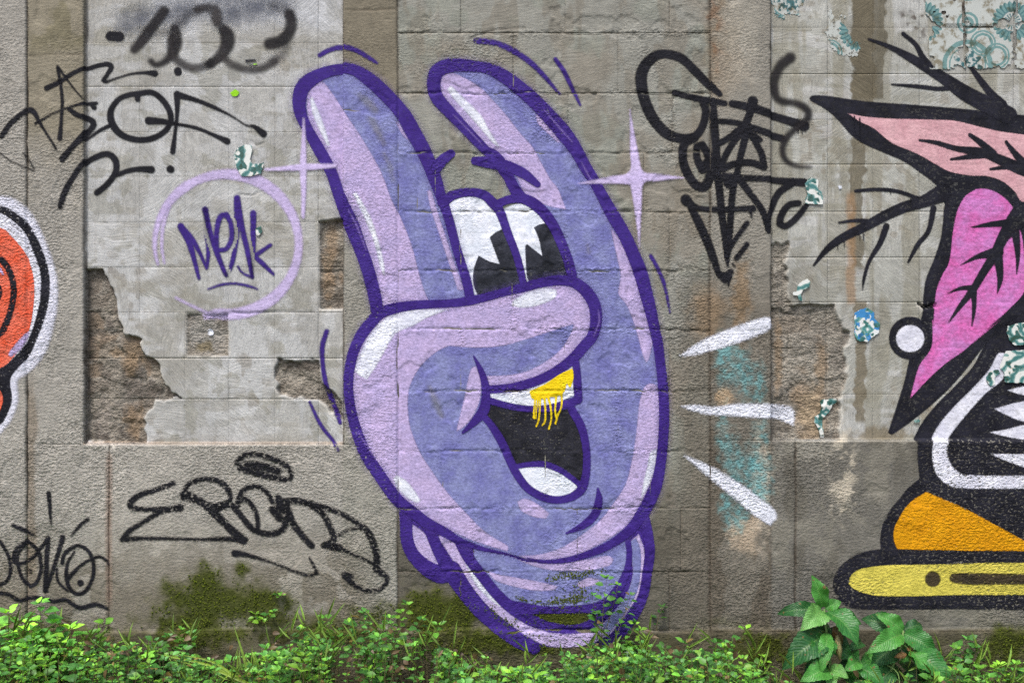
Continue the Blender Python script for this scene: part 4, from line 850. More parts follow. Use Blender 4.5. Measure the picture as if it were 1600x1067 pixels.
# ---------- rough black lettering on the plinth
t4 = mural('black_tag', 400, 915, 'rough grainy black spray letters on the stucco plinth left of the hand')
C0, E0, F0 = (0, 500), (350, 500), (350, 767)
for i, lt in enumerate([
    [S(C0, [(965, 905, 26), (880, 938, 26), (780, 970, 32), (728, 1010, 34), (735, 1040, 30), (820, 1050, 26), (1000, 1048, 32)]), S(D0, [(1005, 90, 36), (900, 112, 28), (800, 170, 26), (720, 222, 30), (682, 268, 30), (780, 262, 22), (900, 262, 18), (1100, 268, 16), (1250, 265, 26), (1360, 272, 34)])],
    [S(D0, [(1030, 20, 54), (1120, 60, 40), (1200, 130, 40), (1270, 200, 44), (1352, 272, 46)]), S(C0, [(1020, 985, 30), (1045, 915, 26), (1120, 885, 26), (1200, 890, 28), (1260, 930, 30), (1282, 990, 26)]) + S(D0, [(1260, 62, 26), (1180, 82, 30), (1080, 45, 34)])],
    [S(E0, [(75, 1040, 24), (90, 970, 28), (130, 930, 28), (190, 925, 26), (240, 960, 24), (268, 1010, 26)]), S(F0, [(-60, 110, 34), (20, 75, 34), (60, 95, 32), (130, 180, 34), (180, 222, 34), (260, 238, 34), (325, 212, 34), (350, 150, 36)]), S(F0, [(75, 62, 26), (115, 42, 24), (160, 85, 26), (185, 150, 26), (188, 205, 26)])],
    [S(F0, [(300, 40, 40), (325, 100, 56), (262, 100, 30), (310, 150, 44)]), S(F0, [(345, 80, 44), (385, 180, 36), (430, 240, 36), (487, 302, 36)]), S(F0, [(330, 60, 40), (400, 52, 34), (475, 72, 36), (545, 122, 32), (590, 200, 34), (608, 268, 34), (556, 302, 36), (640, 312, 40)])],
    [S(F0, [(470, 65, 30), (600, 102, 26), (700, 150, 28), (790, 212, 34), (828, 282, 38), (850, 360, 36), (850, 430, 40), (902, 472, 28), (898, 512, 26), (865, 545, 20), (800, 552, 20), (740, 530, 24), (690, 490, 34), (668, 462, 34), (708, 470, 26)]), S(F0, [(640, 242, 16), (680, 220, 14), (745, 203, 14), (790, 212, 16)]), S(F0, [(570, 302, 30), (650, 320, 20), (740, 360, 14), (832, 402, 16)])],
    [S(F0, [(60, 345, 40), (110, 350, 30), (250, 390, 12), (380, 440, 14), (470, 466, 16), (520, 455, 16), (492, 400, 14), (475, 370, 10)])],
    [S(E0, [(72, 792, 28), (110, 752, 28), (180, 745, 26), (270, 770, 28), (350, 812, 28), (374, 860, 26), (350, 885, 26), (250, 868, 34), (150, 838, 40), (90, 818, 34)]), S(E0, [(130, 800, 40), (220, 815, 46), (300, 840, 40)])]]):
    paint('letter_stroke', t4, M_tagr, 1 + .5 * i, (), lt, soft=4)

# ---------- tangled black tag right of the hand
t5 = mural('black_tag', 1130, 445, 'tangled black spray tag on the pillar right of the lilac star')
G0, H0 = (950, 0), (950, 250)
for i, (lt, mt) in enumerate([
    ([S(G0, [(620, 525, 30), (560, 470, 44), (480, 390, 48), (400, 322, 50), (300, 302, 50), (232, 335, 58), (188, 405, 64), (188, 490, 62), (215, 590, 60), (265, 680, 60), (335, 748, 58), (420, 770, 50), (490, 752, 44), (530, 690, 42), (542, 620, 40), (530, 575, 40)]), S(G0, [(370, 515, 32), (450, 538, 34), (560, 560, 36), (650, 577, 30)])], M_tag),
    ([S(G0, [(578, 570, 44), (590, 700, 44), (600, 850, 44), (606, 990, 44)]) + S(H0, [(612, 100, 44), (632, 300, 40), (650, 420, 40), (660, 530, 32), (664, 585, 14)])], M_tag),
    ([S(G0, [(480, 765, 48), (425, 800, 48), (415, 880, 48), (440, 960, 50), (490, 1030, 50), (540, 1035, 52), (570, 960, 50), (560, 870, 46), (525, 805, 40), (492, 815, 36), (495, 880, 40), (525, 940, 50), (550, 900, 40)])], M_tag),
    ([S(G0, [(690, 578, 40), (800, 600, 46), (900, 632, 44), (1000, 662, 44), (1100, 695, 56)]), S(G0, [(600, 675, 30), (700, 682, 30), (800, 710, 34), (900, 745, 40), (980, 765, 38)]), S(G0, [(1062, 710, 10), (1066, 735, 5)]), S(G0, [(1085, 712, 10), (1088, 738, 5)]), S(G0, [(1102, 712, 10), (1106, 730, 5)])], M_tag),
    ([S(G0, [(803, 565, 58), (800, 590, 50), (780, 650, 42), (752, 720, 44)]), S(G0, [(620, 798, 34), (680, 760, 34), (752, 718, 44), (842, 778, 32)]), S(G0, [(752, 720, 40), (690, 800, 36), (635, 900, 38), (632, 940, 40), (700, 913, 38), (790, 905, 38), (868, 930, 38), (850, 850, 36), (810, 780, 32), (770, 720, 40)])], M_tag),
    ([S(G0, [(768, 740, 40), (740, 850, 38), (712, 980, 36)]) + S(H0, [(695, 150, 36), (682, 300, 36), (672, 450, 36), (660, 530, 30)])], M_tag),
    ([S(G0, [(1022, 312, 56), (965, 360, 54), (932, 440, 48), (937, 520, 44), (972, 555, 38), (1060, 570, 36), (1115, 605, 40), (1115, 655, 40), (1060, 700, 34), (1000, 760, 36), (977, 830, 32), (1000, 888, 28), (1060, 918, 18), (1135, 922, 10)])], M_soft),
    ([S(H0, [(640, 95, 50), (760, 100, 34), (900, 106, 36), (1000, 115, 40), (1098, 120, 44)]), S(H0, [(672, 122, 70), (685, 126, 70)]), S(H0, [(740, 120, 40), (800, 200, 36), (862, 290, 36), (892, 392, 32)])], M_tag),
    ([S(H0, [(1030, 125, 40), (955, 180, 38), (912, 270, 36), (890, 340, 34), (890, 385, 34)]), S(H0, [(1068, 235, 34), (1010, 248, 36), (970, 305, 38), (962, 350, 38), (1000, 362, 34), (1062, 310, 34), (1112, 245, 28)])], M_tag),
    ([S(H0, [(432, 220, 58), (440, 228, 58)]), S(H0, [(440, 225, 44), (500, 265, 30), (620, 275, 30), (720, 272, 28), (805, 270, 38)]), S(H0, [(790, 275, 26), (797, 318, 8)]), S(H0, [(460, 260, 40), (520, 380, 48), (570, 500, 44), (612, 625, 32)])], M_tag),
    ([S(H0, [(772, 350, 26), (700, 450, 26), (664, 520, 22)]), S(H0, [(772, 468, 26), (712, 546, 28)]), S(H0, [(620, 635, 36), (655, 655, 60), (682, 622, 34)]), S(H0, [(668, 670, 20), (669, 700, 6)]), S(H0, [(690, 575, 10), (704, 590, 10)])], M_tag)]):
    paint('letter_stroke', t5, mt, 1 + .45 * i, (), lt, soft=4 if mt is M_soft else 3)

# ---------- orange mural, left edge
t6 = mural('orange_mural', 10, 680, 'orange red lettering with black and white outlines at the left edge', 'mural')
ol = [(-120, 310), (-60, 300), (0, 306), (25, 313), (50, 336), (72, 380), (85, 420), (90, 460), (86, 500), (75, 540), (58, 568), (40, 584), (29, 592), (27, 604), (28, 626), (20, 650), (8, 668), (-20, 690), (-120, 700)]
paint('white_halo', t6, M_halo, 0, [ol], soft=6)
paint('black_outline', t6, M_blk2, 1, [[(-120, 330), (-60, 316), (0, 322), (17, 328), (39, 344), (56, 369), (70, 402), (77, 436), (77, 464), (70, 497), (57, 531), (46, 555), (32, 571), (18, 588), (16, 602), (19, 625), (11, 648), (0, 664), (-30, 680), (-120, 690)]])
paint('white_inline', t6, M_mwhite, 2, [[(-120, 350), (-60, 330), (0, 334), (17, 343), (37, 362), (51, 391), (62, 424), (63, 464), (56, 497), (44, 530), (28, 552), (8, 570), (-20, 582), (-120, 590)]])
paint('orange_fill', t6, M_red, 3, [[(-120, 370), (-60, 350), (0, 356), (20, 371), (40, 396), (51, 426), (54, 456), (50, 498), (42, 524), (26, 552), (6, 572), (-20, 580), (-120, 588)]], soft=2)
paint('inner_line', t6, M_blk2, 4, (), [S(B, [(-60, 520, 34), (0, 548, 34), (40, 590, 34), (70, 660, 34), (80, 740, 34), (62, 840, 34), (22, 940, 34), (-20, 985, 34)]), [(-14, 440, 16), (-3, 455, 15), (-8, 472, 14)]], soft=2)
paint('shine', t6, M_lav, 4, (), [[(18, 553, 8), (32, 538, 11), (44, 520, 4)]]); paint('shine', t6, M_lav, 4, (), [[(-6, 416, 8), (3, 422, 7), (6, 428, 3)]])
# small red foot of the letter below
paint('orange_fill', t6, M_red, 4.4, [[(-60, 600), (-10, 604), (2, 612), (4, 630), (-8, 648), (-60, 650)]], soft=2)

# ---------- leafy creature mural, right edge
t7 = mural('leaf_mural', 1480, 955, 'pink leaf and black branch mural with spiky teeth at the right edge', 'mural')
r1, r2, r3, r4 = (1200, 0), (1200, 250), (1200, 500), (1200, 767)
EX = 1720
body = T(1200, 500, [(1210, 150), (1270, 70), (1330, 20)]) + [(1600, 480), (EX, 420), (EX, 955)] + T(1200, 767, [(1423, 660), (900, 656), (600, 658), (470, 648), (410, 618), (370, 560), (362, 500), (390, 430), (460, 370), (540, 335), (628, 322), (625, 260), (640, 180), (680, 100), (740, 30)]) + T(1200, 500, [(780, 930), (842, 880), (830, 760), (832, 690), (818, 668), (870, 570), (950, 470), (1050, 370), (1150, 260)])
leafb = T(1200, 250, [(1000, 240), (985, 340), (970, 440), (930, 560), (890, 660), (875, 760), (868, 860)]) + T(1200, 500, [(800, 210), (770, 340), (720, 500), (678, 628), (700, 640), (800, 570), (900, 490), (1000, 400), (1100, 290), (1210, 150), (1310, 40)]) + [(EX, 420), (EX, 250)] + T(1200, 250, [(1423, 130), (1380, 80), (1300, 20), (1180, 90), (1090, 130)])
topb = T(1200, 0, [(238, 540), (255, 526), (330, 526), (560, 558), (800, 575), (1050, 595), (1250, 615)]) + [(1600, 178), (EX, 190), (EX, 330)] + T(1200, 250, [(1423, 240), (1330, 240), (1000, 260), (960, 150), (850, 60)]) + T(1200, 0, [(760, 890), (650, 842), (540, 792), (470, 742), (400, 662), (330, 602), (245, 552)])
paint('black_body', t7, M_blk, 0, [body], soft=2, corner=45); paint('leaf_outline', t7, M_blk, .5, [leafb], soft=2, corner=45); paint('leaf_outline', t7, M_blk, 1, [topb], soft=2, corner=45)
pk = paint('pale_leaf', t7, M_pink, 3, [T(1200, 0, [(455, 625), (560, 645), (700, 655), (900, 660), (1050, 667), (1180, 697), (1300, 725), (1423, 742)]) + [(EX, 225), (EX, 330), (1606, 316)] + T(1200, 0, [(1385, 1060), (1320, 1005), (1230, 975), (1130, 970), (1020, 948), (930, 900), (840, 850), (700, 790), (600, 710), (520, 670)])], soft=2, corner=50)
paint('leaf_vein', pk, M_blk, 4, (), [S(r1, [(853, 775, 12), (950, 790, 26), (1060, 822, 32), (1200, 842, 50), (1300, 882, 56), (1423, 935, 70), (1600, 990, 80)]), S(r1, [(1135, 745, 22), (1200, 792, 36), (1262, 850, 50)]), S(r1, [(1030, 882, 14), (1130, 867, 30), (1240, 850, 50)]), S(r1, [(1338, 785, 18), (1380, 840, 32), (1430, 900, 50)]), S(r1, [(1250, 937, 14), (1330, 926, 26), (1423, 920, 40)])], soft=2)
mg = paint('magenta_leaf', t7, M_mag, 3.5, [T(1200, 250, [(1200, 155), (1270, 170), (1330, 210), (1375, 262), (1388, 320), (1425, 420), (1440, 560), (1440, 720), (1350, 830), (1250, 920), (1150, 1020)]) + T(1200, 500, [(1305, 0), (1200, 80), (1100, 170), (1000, 240), (900, 330), (800, 438), (850, 260), (920, 150), (925, 0)]) + T(1200, 250, [(928, 950), (945, 740), (980, 640), (1020, 560), (1040, 400), (1062, 290), (1100, 210), (1150, 170)])], soft=2, corner=50)
paint('leaf_vein', mg, M_blk, 4.5, (), [S(r2, [(1430, 290, 120), (1380, 350, 100), (1320, 430, 64), (1270, 530, 54), (1215, 615, 46), (1150, 722, 40), (1080, 812, 26), (1015, 903, 6)]), S(r2, [(1143, 372, 6), (1240, 357, 28), (1360, 345, 44)]), S(r2, [(1083, 582, 5), (1180, 535, 28), (1290, 510, 66)]), S(r2, [(1012, 740, 5), (1085, 712, 22), (1160, 710, 34)]), S(r2, [(1390, 400, 46), (1402, 520, 28), (1396, 632, 5)]), S(r2, [(1290, 520, 56), (1303, 650, 34), (1288, 742, 5)]), S(r2, [(1157, 715, 34), (1157, 830, 22), (1145, 924, 5)])], soft=2)
br = paint('branch', t7, M_blk, 2, (), [S(r1, [(570, 210, 14), (680, 250, 26), (800, 312, 46), (900, 372, 56), (1000, 435, 66), (1100, 505, 84), (1200, 560, 92), (1300, 610, 100), (1350, 635, 100)]), S(r1, [(762, 180, 22), (830, 238, 26), (872, 310, 32), (905, 350, 36)]), S(r1, [(698, 463, 10), (850, 475, 22), (960, 487, 24), (1040, 480, 30)]), S(r1, [(1108, 322, 8), (1180, 420, 32), (1250, 510, 44), (1310, 580, 70)])], soft=2)
paint('branch', t7, M_blk, 2, (), [S(r2, [(263, 582, 12), (340, 490, 34), (430, 425, 46), (540, 372, 52), (650, 312, 58), (760, 262, 62), (880, 225, 70), (980, 180, 100)]), S(r2, [(497, 168, 18), (600, 160, 20), (700, 165, 22), (780, 185, 22), (850, 212, 26), (900, 205, 30)]), S(r2, [(403, 345, 12), (500, 333, 20), (610, 342, 30)]), S(r2, [(668, 365, 36), (632, 460, 30), (572, 560, 20), (542, 660, 16), (535, 722, 4)]), S(r2, [(932, 265, 34), (903, 390, 26), (842, 470, 26), (790, 565, 12)])], soft=2)
for x, y0_, y1_ in ((490, 640, 745), (520, 650, 775), (388, 0, 0)):
    if y1_: paint('drip', t7, M_blk, 5, (), [S(r1, [(x, y0_, 8), (x + 1, y1_, 5)])], soft=1.5)
for x, y0_, y1_ in ((432, 450, 486), (395, 470, 497), (540, 410, 445), (520, 415, 440), (690, 160, 185), (805, 215, 262), (1090, 0, 0)):
    if y1_: paint('drip', t7, M_blk, 5, (), [S(r2, [(x, y0_, 8), (x + 1, y1_, 4)])], soft=1.5)
pl = paint('pearl_outline', t7, M_blk, 1.6, [[(1425 + 33 * math.cos(a), 528 + 33.5 * math.sin(a)) for a in np.linspace(0, 2 * math.pi, 17)[:-1]]], soft=2)
paint('pearl', pl, M_mwhite, 4, [[(1425 + 22 * math.cos(a), 529 + 21 * math.sin(a)) for a in np.linspace(0, 2 * math.pi, 17)[:-1]]], soft=2)
paint('white_jaw', t7, M_mwhite, 3, [T(1200, 500, [(1330, 185), (1290, 190), (1240, 280), (1160, 370), (1060, 470), (980, 560), (930, 640), (915, 700), (915, 790), (940, 860), (1000, 915), (1080, 932), (1423, 935)]) + [(EX, 763), (EX, 743)] + T(1200, 500, [(1423, 865), (1100, 860), (1040, 830), (1000, 770), (1000, 690), (1040, 620), (1120, 520), (1220, 410), (1320, 320)])], soft=2)
for p in ([(1345, 392), (1423, 372), (1560, 360), (1560, 440), (1423, 415)], [(1272, 495), (1340, 475), (1423, 455), (1560, 430), (1560, 580), (1423, 562), (1340, 530)], [(1248, 626), (1340, 610), (1423, 588), (1560, 570), (1560, 664), (1423, 662), (1320, 645)], [(1235, 743), (1423, 745), (1560, 740), (1560, 860), (1423, 817), (1310, 775)]):
    paint('tooth', t7, M_mwhite, 3, [T(1200, 500, p)], soft=2, corner=30)
paint('amber_panel', t7, M_orgY, 3, [T(1200, 767, [(880, 4), (940, 30), (1100, 100), (1250, 180), (1423, 275), (1560, 340), (1423, 332), (1100, 329), (720, 322), (700, 270), (705, 200), (750, 110), (800, 55)])], soft=2, corner=50)
yl = paint('yellow_bar', t7, M_yel2, 3, [T(1200, 767, [(450, 500), (480, 450), (560, 422), (700, 411), (1000, 406), (1200, 399), (1423, 398)]) + [(EX, 879), (EX, 929)] + T(1200, 767, [(1423, 575), (1100, 576), (800, 582), (620, 580), (520, 560), (462, 530)])], soft=2)
paint('dark_spot', yl, M_olive, 4, (), [S(r4, [(914, 488, 84), (917, 489, 84)])], soft=3)
paint('dark_bar', yl, M_olive, 4, (), [S(r4, [(1035, 483, 50), (1120, 487, 64), (1423, 488, 56), (1700, 488, 56)])], soft=3)
# ------------------------------------------------------------------ remains of patterned tiles
def tile_mat(name, cream, teal1, teal2, period, c1, c2, erode=.5, blue=False, frag=False):
    """glazed azulejo print: petal rosettes and interlaced rings on cream, worn away in places"""
    m, nt, b = new_mat(name)
    pos = nt.add('ShaderNodeNewGeometry').outputs['Position']
    sp = nt.add('ShaderNodeSeparateXYZ'); nt.l.new(pos, sp.inputs[0])
    px = nt.math('MULTIPLY_ADD', sp.outputs[0], PX, 800.0); py = nt.math('MULTIPLY_ADD', sp.outputs[2], -PX, 1067.0)
    nz = nt.noise(pos, 60, 3); jit = nt.math('MULTIPLY', nt.math('SUBTRACT', nz, .5), 2.5)
    def polar(c):
        u = nt.math('SUBTRACT', nt.math('FLOORED_MODULO', nt.math('ADD', nt.math('SUBTRACT', px, c[0]), period / 2), period), period / 2)
        v = nt.math('SUBTRACT', nt.math('FLOORED_MODULO', nt.math('ADD', nt.math('SUBTRACT', py, c[1]), period / 2), period), period / 2)
        r = nt.math('ADD', nt.math('SQRT', nt.math('ADD', nt.math('MULTIPLY', u, u), nt.math('MULTIPLY', v, v))), jit)
        return r, nt.math('ARCTAN2', v, u)
    def ring(r, a, w): return nt.math('LESS_THAN', nt.math('ABSOLUTE', nt.math('SUBTRACT', r, a)), w)
    r, th = polar(c1); k = period / 140
    edge = nt.math('MULTIPLY_ADD', nt.math('ABSOLUTE', nt.math('SINE', nt.math('MULTIPLY', th, 12.0))), 4.0 * k, 28.0 * k)
    disc = nt.math('LESS_THAN', r, edge)
    rays = nt.math('MULTIPLY', nt.math('GREATER_THAN', nt.math('SINE', nt.math('MULTIPLY', th, 24.0)), .35), nt.math('MULTIPLY', disc, nt.math('GREATER_THAN', r, 18 * k)))
    hub = nt.math('LESS_THAN', r, 17 * k)
    pet = nt.math('MULTIPLY', nt.math('GREATER_THAN', nt.math('SINE', nt.math('MULTIPLY', th, 16.0)), -.1), nt.math('MULTIPLY', nt.math('LESS_THAN', r, 13 * k), nt.math('GREATER_THAN', r, 4 * k)))
    rings = nt.math('MAXIMUM', ring(r, 16.5 * k, 1.3 * k), ring(r, 2, 2.2 * k))
    r2, th2 = polar(c2)
    arcs = nt.math('MAXIMUM', ring(r2, 36 * k, 3.6 * k), ring(r2, 28 * k, 1.0 * k))
    leaf = nt.math('LESS_THAN', r2, nt.math('MULTIPLY_ADD', nt.math('SINE', nt.math('MULTIPLY', th2, 9.0)), 5 * k, 20 * k))
    r3, _ = polar((c1[0] - 46 * k, c1[1] + 34 * k)); arcs = nt.math('MAXIMUM', arcs, nt.math('MAXIMUM', ring(r3, 19 * k, 1.4 * k), ring(r3, 14 * k, 2 * k)))
    r4, _ = polar((c2[0] + 46 * k, c2[1] - 14 * k)); arcs = nt.math('MAXIMUM', arcs, nt.math('MAXIMUM', ring(r4, 19 * k, 1.4 * k), ring(r4, 14 * k, 2 * k)))
    r5, _ = polar((c1[0] - 70 * k, c1[1] + 2 * k)); arcs = nt.math('MAXIMUM', arcs, nt.math('MAXIMUM', ring(r5, 15 * k, 2 * k), ring(r5, 7 * k, 2.5 * k)))
    cc = nt.mix(arcs, cream, teal2); cc = nt.mix(nt.math('MULTIPLY', leaf, nt.mapr(nz, .42, .5)), cc, teal1)
    cc = nt.mix(disc, cc, teal2); cc = nt.mix(hub, cc, cream); cc = nt.mix(nt.math('MULTIPLY', nt.math('MAXIMUM', rays, nt.math('MAXIMUM', pet, rings)), .85), cc, teal1)
    if frag:
        w = nt.math('SINE', nt.math('MULTIPLY_ADD', nt.noise(pos, 26, 1), 5.0, nt.math('MULTIPLY', r, .40)))
        cc = nt.mix(nt.mapr(w, .0, .15), cream, teal2); cc = nt.mix(nt.mapr(w, .72, .82), cc, teal1)
        cc = nt.mix(nt.mapr(nt.noise(pos, 30, 1), .55, .58), cc, teal1)
    if blue: cc = nt.mix(nt.mapr(nt.noise(pos, 34, 2, .5, .6), .53, .55), cc, s2l((58, 130, 186)))
    stain = nt.mix(nt.mapr(nt.noise(pos, 30, 4, .65), .5, .64), (1, 1, 1), s2l((178, 164, 138)))
    cc = nt.mix(1.0, cc, stain, 'MULTIPLY')
    nt.l.new(cc, b.inputs['Base Color']); b.inputs['Roughness'].default_value = .3
    d = nt.attr('d')
    er = nt.math('MULTIPLY_ADD', nt.math('SUBTRACT', nt.noise(pos, 46, 4, .7), .5), 9 * erode, d)
    nt.l.new(nt.mapr(er, -.5, .5), b.inputs['Alpha'])
    return m
CREAM = s2l((178, 181, 174)); TEAL = s2l((58, 102, 104)); TEAL2 = s2l((104, 138, 134))
M_az = tile_mat('glazed_tile_print', CREAM, TEAL, TEAL2, 140.0, (1585, 32), (1515, 100), .45)
M_azw = tile_mat('worn_tile_print', CREAM, TEAL, TEAL2, 140.0, (1345, 46), (1235, -4), 2.6)
M_az2 = tile_mat('glazed_tile_fragment_print', s2l((216, 218, 212)), s2l((66, 118, 116)), s2l((128, 160, 154)), 90.0, (350, 240), (1346, 520), .35, False, True)
M_az3 = tile_mat('blue_tile_fragment_print', s2l((216, 220, 218)), s2l((70, 132, 130)), s2l((122, 164, 158)), 70.0, (1322, 480), (1340, 505), .3, True, True)
def worn(sc, amp, s, thr=.5):
    return lambda x, y, d: d - amp * np.clip(fbm(x, y, sc, s, 4) - thr, -.06, 1)
TILES = [((1455, -28, 1512.5, 36), 3.0, 'worn cream and teal tile left of the top right corner rosette'), ((1513.5, -28, 1587.5, 36), 1.6, 'patterned teal tile carrying the left half of the top right rosette'),
         ((1588.5, -28, 1660, 36), .7, 'patterned teal tile in the extreme top right corner'), ((1457, 37, 1512.5, 104), 1.2, 'worn tile with teal ring just above the thick black branch'),
         ((1513.5, 37, 1587.5, 104), .9, 'tile with teal arcs below the top right rosette'), ((1588.5, 37, 1660, 104), .8, 'tile at right edge just below the top right corner tile')]
for i, (bx_, er, lb) in enumerate(TILES):
    x0, y0, x1, y1 = bx_
    o = paint('tile', None, M_az, 5, [[(x0, y0), (x1, y0), (x1, y1), (x0, y1)]], soft=1, extra=worn(22, 34 * er, 610 + i, .49 + .05 * (i > 0)), off=.001)
    setp(o, lb, 'tile', 'tiles still on the wall at top right')
FR = [(M_az2, T(350, 0, [(48, 862), (70, 818), (115, 800), (150, 806), (150, 838), (138, 880), (150, 910), (195, 905), (218, 900), (200, 962), (150, 976), (90, 976), (65, 930)]), 'teal and white tile fragment on the top of the lilac ring'),
      (M_az2, T(1200, 250, [(213, 130), (238, 96), (285, 106), (286, 165), (300, 168), (312, 200), (312, 247), (240, 240), (208, 240), (226, 190)]), 'teal and white tile fragment at the tip of the tangled black tag'),
      (M_az2, T(1200, 250, [(145, 735), (165, 733), (172, 690), (200, 670), (225, 655), (243, 680), (235, 705), (200, 725), (187, 745), (200, 782), (178, 782), (172, 752), (145, 750)]), 'thin hooked tile fragment above the hole in the right panel'),
      (M_az3, T(1200, 250, [(488, 848), (520, 832), (560, 820), (597, 845), (602, 880), (632, 912), (626, 962), (590, 985), (560, 1012), (500, 1002), (486, 960)]), 'blue and white tile fragment left of the white pearl'),
      (M_az2, T(1200, 500, [(303, 446), (395, 438), (397, 460), (375, 470), (352, 520), (322, 545), (312, 590), (322, 658), (300, 652), (288, 600), (268, 570), (274, 538), (300, 525), (310, 490)]), 'white glaze strip inside the hole of the right panel'),
      (M_az2, T(1200, 500, [(1345, 35), (1380, 20), (1470, 10), (1470, 135), (1382, 141), (1350, 112), (1338, 70)]), 'cream and green tile fragment below the magenta leaf'),
      (M_az2, T(1200, 500, [(1332, 172), (1470, 165), (1470, 352), (1325, 346), (1320, 290), (1300, 265), (1312, 210)]), 'larger cream and green tile fragment above the white teeth'),
      (M_az2, T(1200, 500, [(1220, 322), (1240, 286), (1290, 274), (1302, 292), (1266, 322), (1272, 362), (1245, 367), (1230, 346)]), 'small green tile fragment over the white jaw line'),
      (M_az2, T(350, 250, [(170, 378), (200, 364), (206, 395), (188, 420), (174, 410)]), 'tiny green tile chip beside the last purple letter'),
      (M_az2, T(1200, 500, [(820, 555), (850, 553), (856, 566), (838, 574), (822, 568)]), 'tiny green tile chip on the bare sliver beside the white jaw')]
for i, (mt, p, lb) in enumerate(FR):
    o = paint('tile_fragment', None, mt, 9, [p], soft=1, corner=4, extra=lambda x, y, d: d + (vn(x, y, 5, 640) - .5) * 1.2, off=.0025)
    setp(o, lb, 'tile', 'tile fragments scattered over the wall')
for p, lb, s in (([(1203, -20), (1255, -20), (1256, 12), (1236, 24), (1210, 20)], 'pale eroded tile remains at the top of the right panel beside the pillar', 701), ([(1296, 16), (1318, 20), (1330, 60), (1345, 66), (1342, 84), (1318, 80), (1298, 72)], 'eroded tile remains beside the brown damp streak at top', 702)):
    setp(paint('tile_remains', None, M_azw, 2, [p], soft=1, extra=lambda x, y, d: np.minimum(worn(12, 50, s, .5)(x, y, d), 2.0)), lb, 'tile')
fl = [(M_lime, T(0, 0, [(1272, 512), (1300, 490), (1326, 508), (1310, 530), (1285, 530)]), 'lime green paint fleck above the lilac ring'), (M_lime, T(350, 0, [(128, 342), (176, 340), (180, 352), (140, 356)]), 'lime green paint fleck in the misty black tag'),
      (M_blk, T(350, 0, [(110, 326), (168, 322), (172, 336), (112, 342)]), 'short black paint block above the upper lime fleck'), (M_ewhite, T(0, 250, [(1143, 945), (1160, 935), (1175, 950), (1172, 974), (1145, 972)]), 'white chip in the square hollow below the purple lettering'),
      (M_ewhite, T(1200, 0, [(398, 1030), (415, 1026), (420, 1044), (404, 1048)]), 'tiny white fleck left of the lower black branch')]
for mt, p, lb in fl: setp(paint('paint_fleck', None, mt, 8, [p], soft=1.5, corner=40), lb, 'paint mark')

# ------------------------------------------------------------------ moss
def leaf_material(name, rough_=.45, trans=.22, vein=False):
    m, nt, b = new_mat(name)
    c = nt.attr('leaf_colour', 'Color'); pos = nt.add('ShaderNodeNewGeometry').outputs['Position']
    k = nt.mapr(nt.noise(pos, 70, 3, .6), .3, .7, .78, 1.22)
    vm = nt.add('ShaderNodeVectorMath', operation='SCALE'); nt.put(vm.inputs[0], c); nt.put(vm.inputs['Scale'], k)
    cc = vm.outputs[0]
    if vein:
        u = nt.attr('lu'); v = nt.attr('lv')
        av = nt.math('ABSOLUTE', v)
        w = nt.math('SINE', nt.math('MULTIPLY', nt.math('SUBTRACT', u, nt.math('MULTIPLY', av, .22)), 52.0))
        vs_ = nt.mapr(w, .82, .98)
        mid = nt.mapr(av, .0, .09, 1, 0)
        ve = nt.math('MAXIMUM', nt.math('MULTIPLY', vs_, .45), mid)
        cc = nt.mix(nt.math('MULTIPLY', ve, .38), cc, (.20, .34, .10))
        hole = nt.noise(pos, 40, 2)
        cc = nt.mix(nt.mapr(hole, .68, .72), cc, (.16, .11, .04))
        hgt = nt.math('ADD', nt.math('MULTIPLY', nt.math('ABSOLUTE', w), .5), nt.math('MULTIPLY', nt.noise(pos, 90, 2), .6))
        nt.l.new(bump(nt, hgt, .0018), b.inputs['Normal'])
    nt.l.new(cc, b.inputs['Base Color']); b.inputs['Roughness'].default_value = rough_; b.inputs['Specular IOR Level'].default_value = .4
    if trans:
        tr = nt.add('ShaderNodeBsdfTranslucent'); nt.l.new(nt.mix(1.0, cc, (1.25, 1.15, .5), 'MULTIPLY'), tr.inputs[0])
        mx_ = nt.add('ShaderNodeMixShader'); mx_.inputs[0].default_value = trans
        nt.l.new(b.outputs[0], mx_.inputs[1]); nt.l.new(tr.outputs[0], mx_.inputs[2])
        nt.l.new(mx_.outputs[0], nt.n['Material Output'].inputs[0])
    return m
M_leaf = leaf_material('weed_leaf'); M_big = leaf_material('broad_leaf', .4, .18, True); M_moss = leaf_material('moss_cushion', .95, 0)
M_stem, nt, b = new_mat('weed_stem'); b.inputs['Base Color'].default_value = (.10, .085, .03, 1); b.inputs['Roughness'].default_value = .7
M_gstem, nt, b = new_mat('green_stem'); b.inputs['Base Color'].default_value = (.16, .26, .07, 1); b.inputs['Roughness'].default_value = .6
N = 34000
mx_ = nrg.uniform(-190, 1790, N); my_ = nrg.uniform(870, 1100, N)
keep = nrg.random(N) < sst(.30, 1.05, ms(mx_, my_) * (.35 + 1.2 * fbm(mx_ * .8 + my_ * .6, my_ * .8 - mx_ * .6, 17, 55, 4)))
pts = [(mx_[keep], my_[keep])]
for path, n_, wd in (([(857, 906), (880, 900), (905, 898), (932, 892)], 170, 5), ([(864, 938), (890, 936), (914, 933)], 130, 5), ([(806, 933), (830, 938), (860, 941), (905, 939)], 120, 3), ([(757, 945), (780, 965), (805, 978)], 120, 5), ([(900, 912), (906, 925), (900, 935)], 60, 5)):
    p = smooth([(a, c_, 1) for a, c_ in path], False, 1)
    k = nrg.integers(0, len(p), n_); pts.append((p[k, 0] + nrg.normal(0, wd, n_), p[k, 1] + nrg.normal(0, wd * .6, n_)))
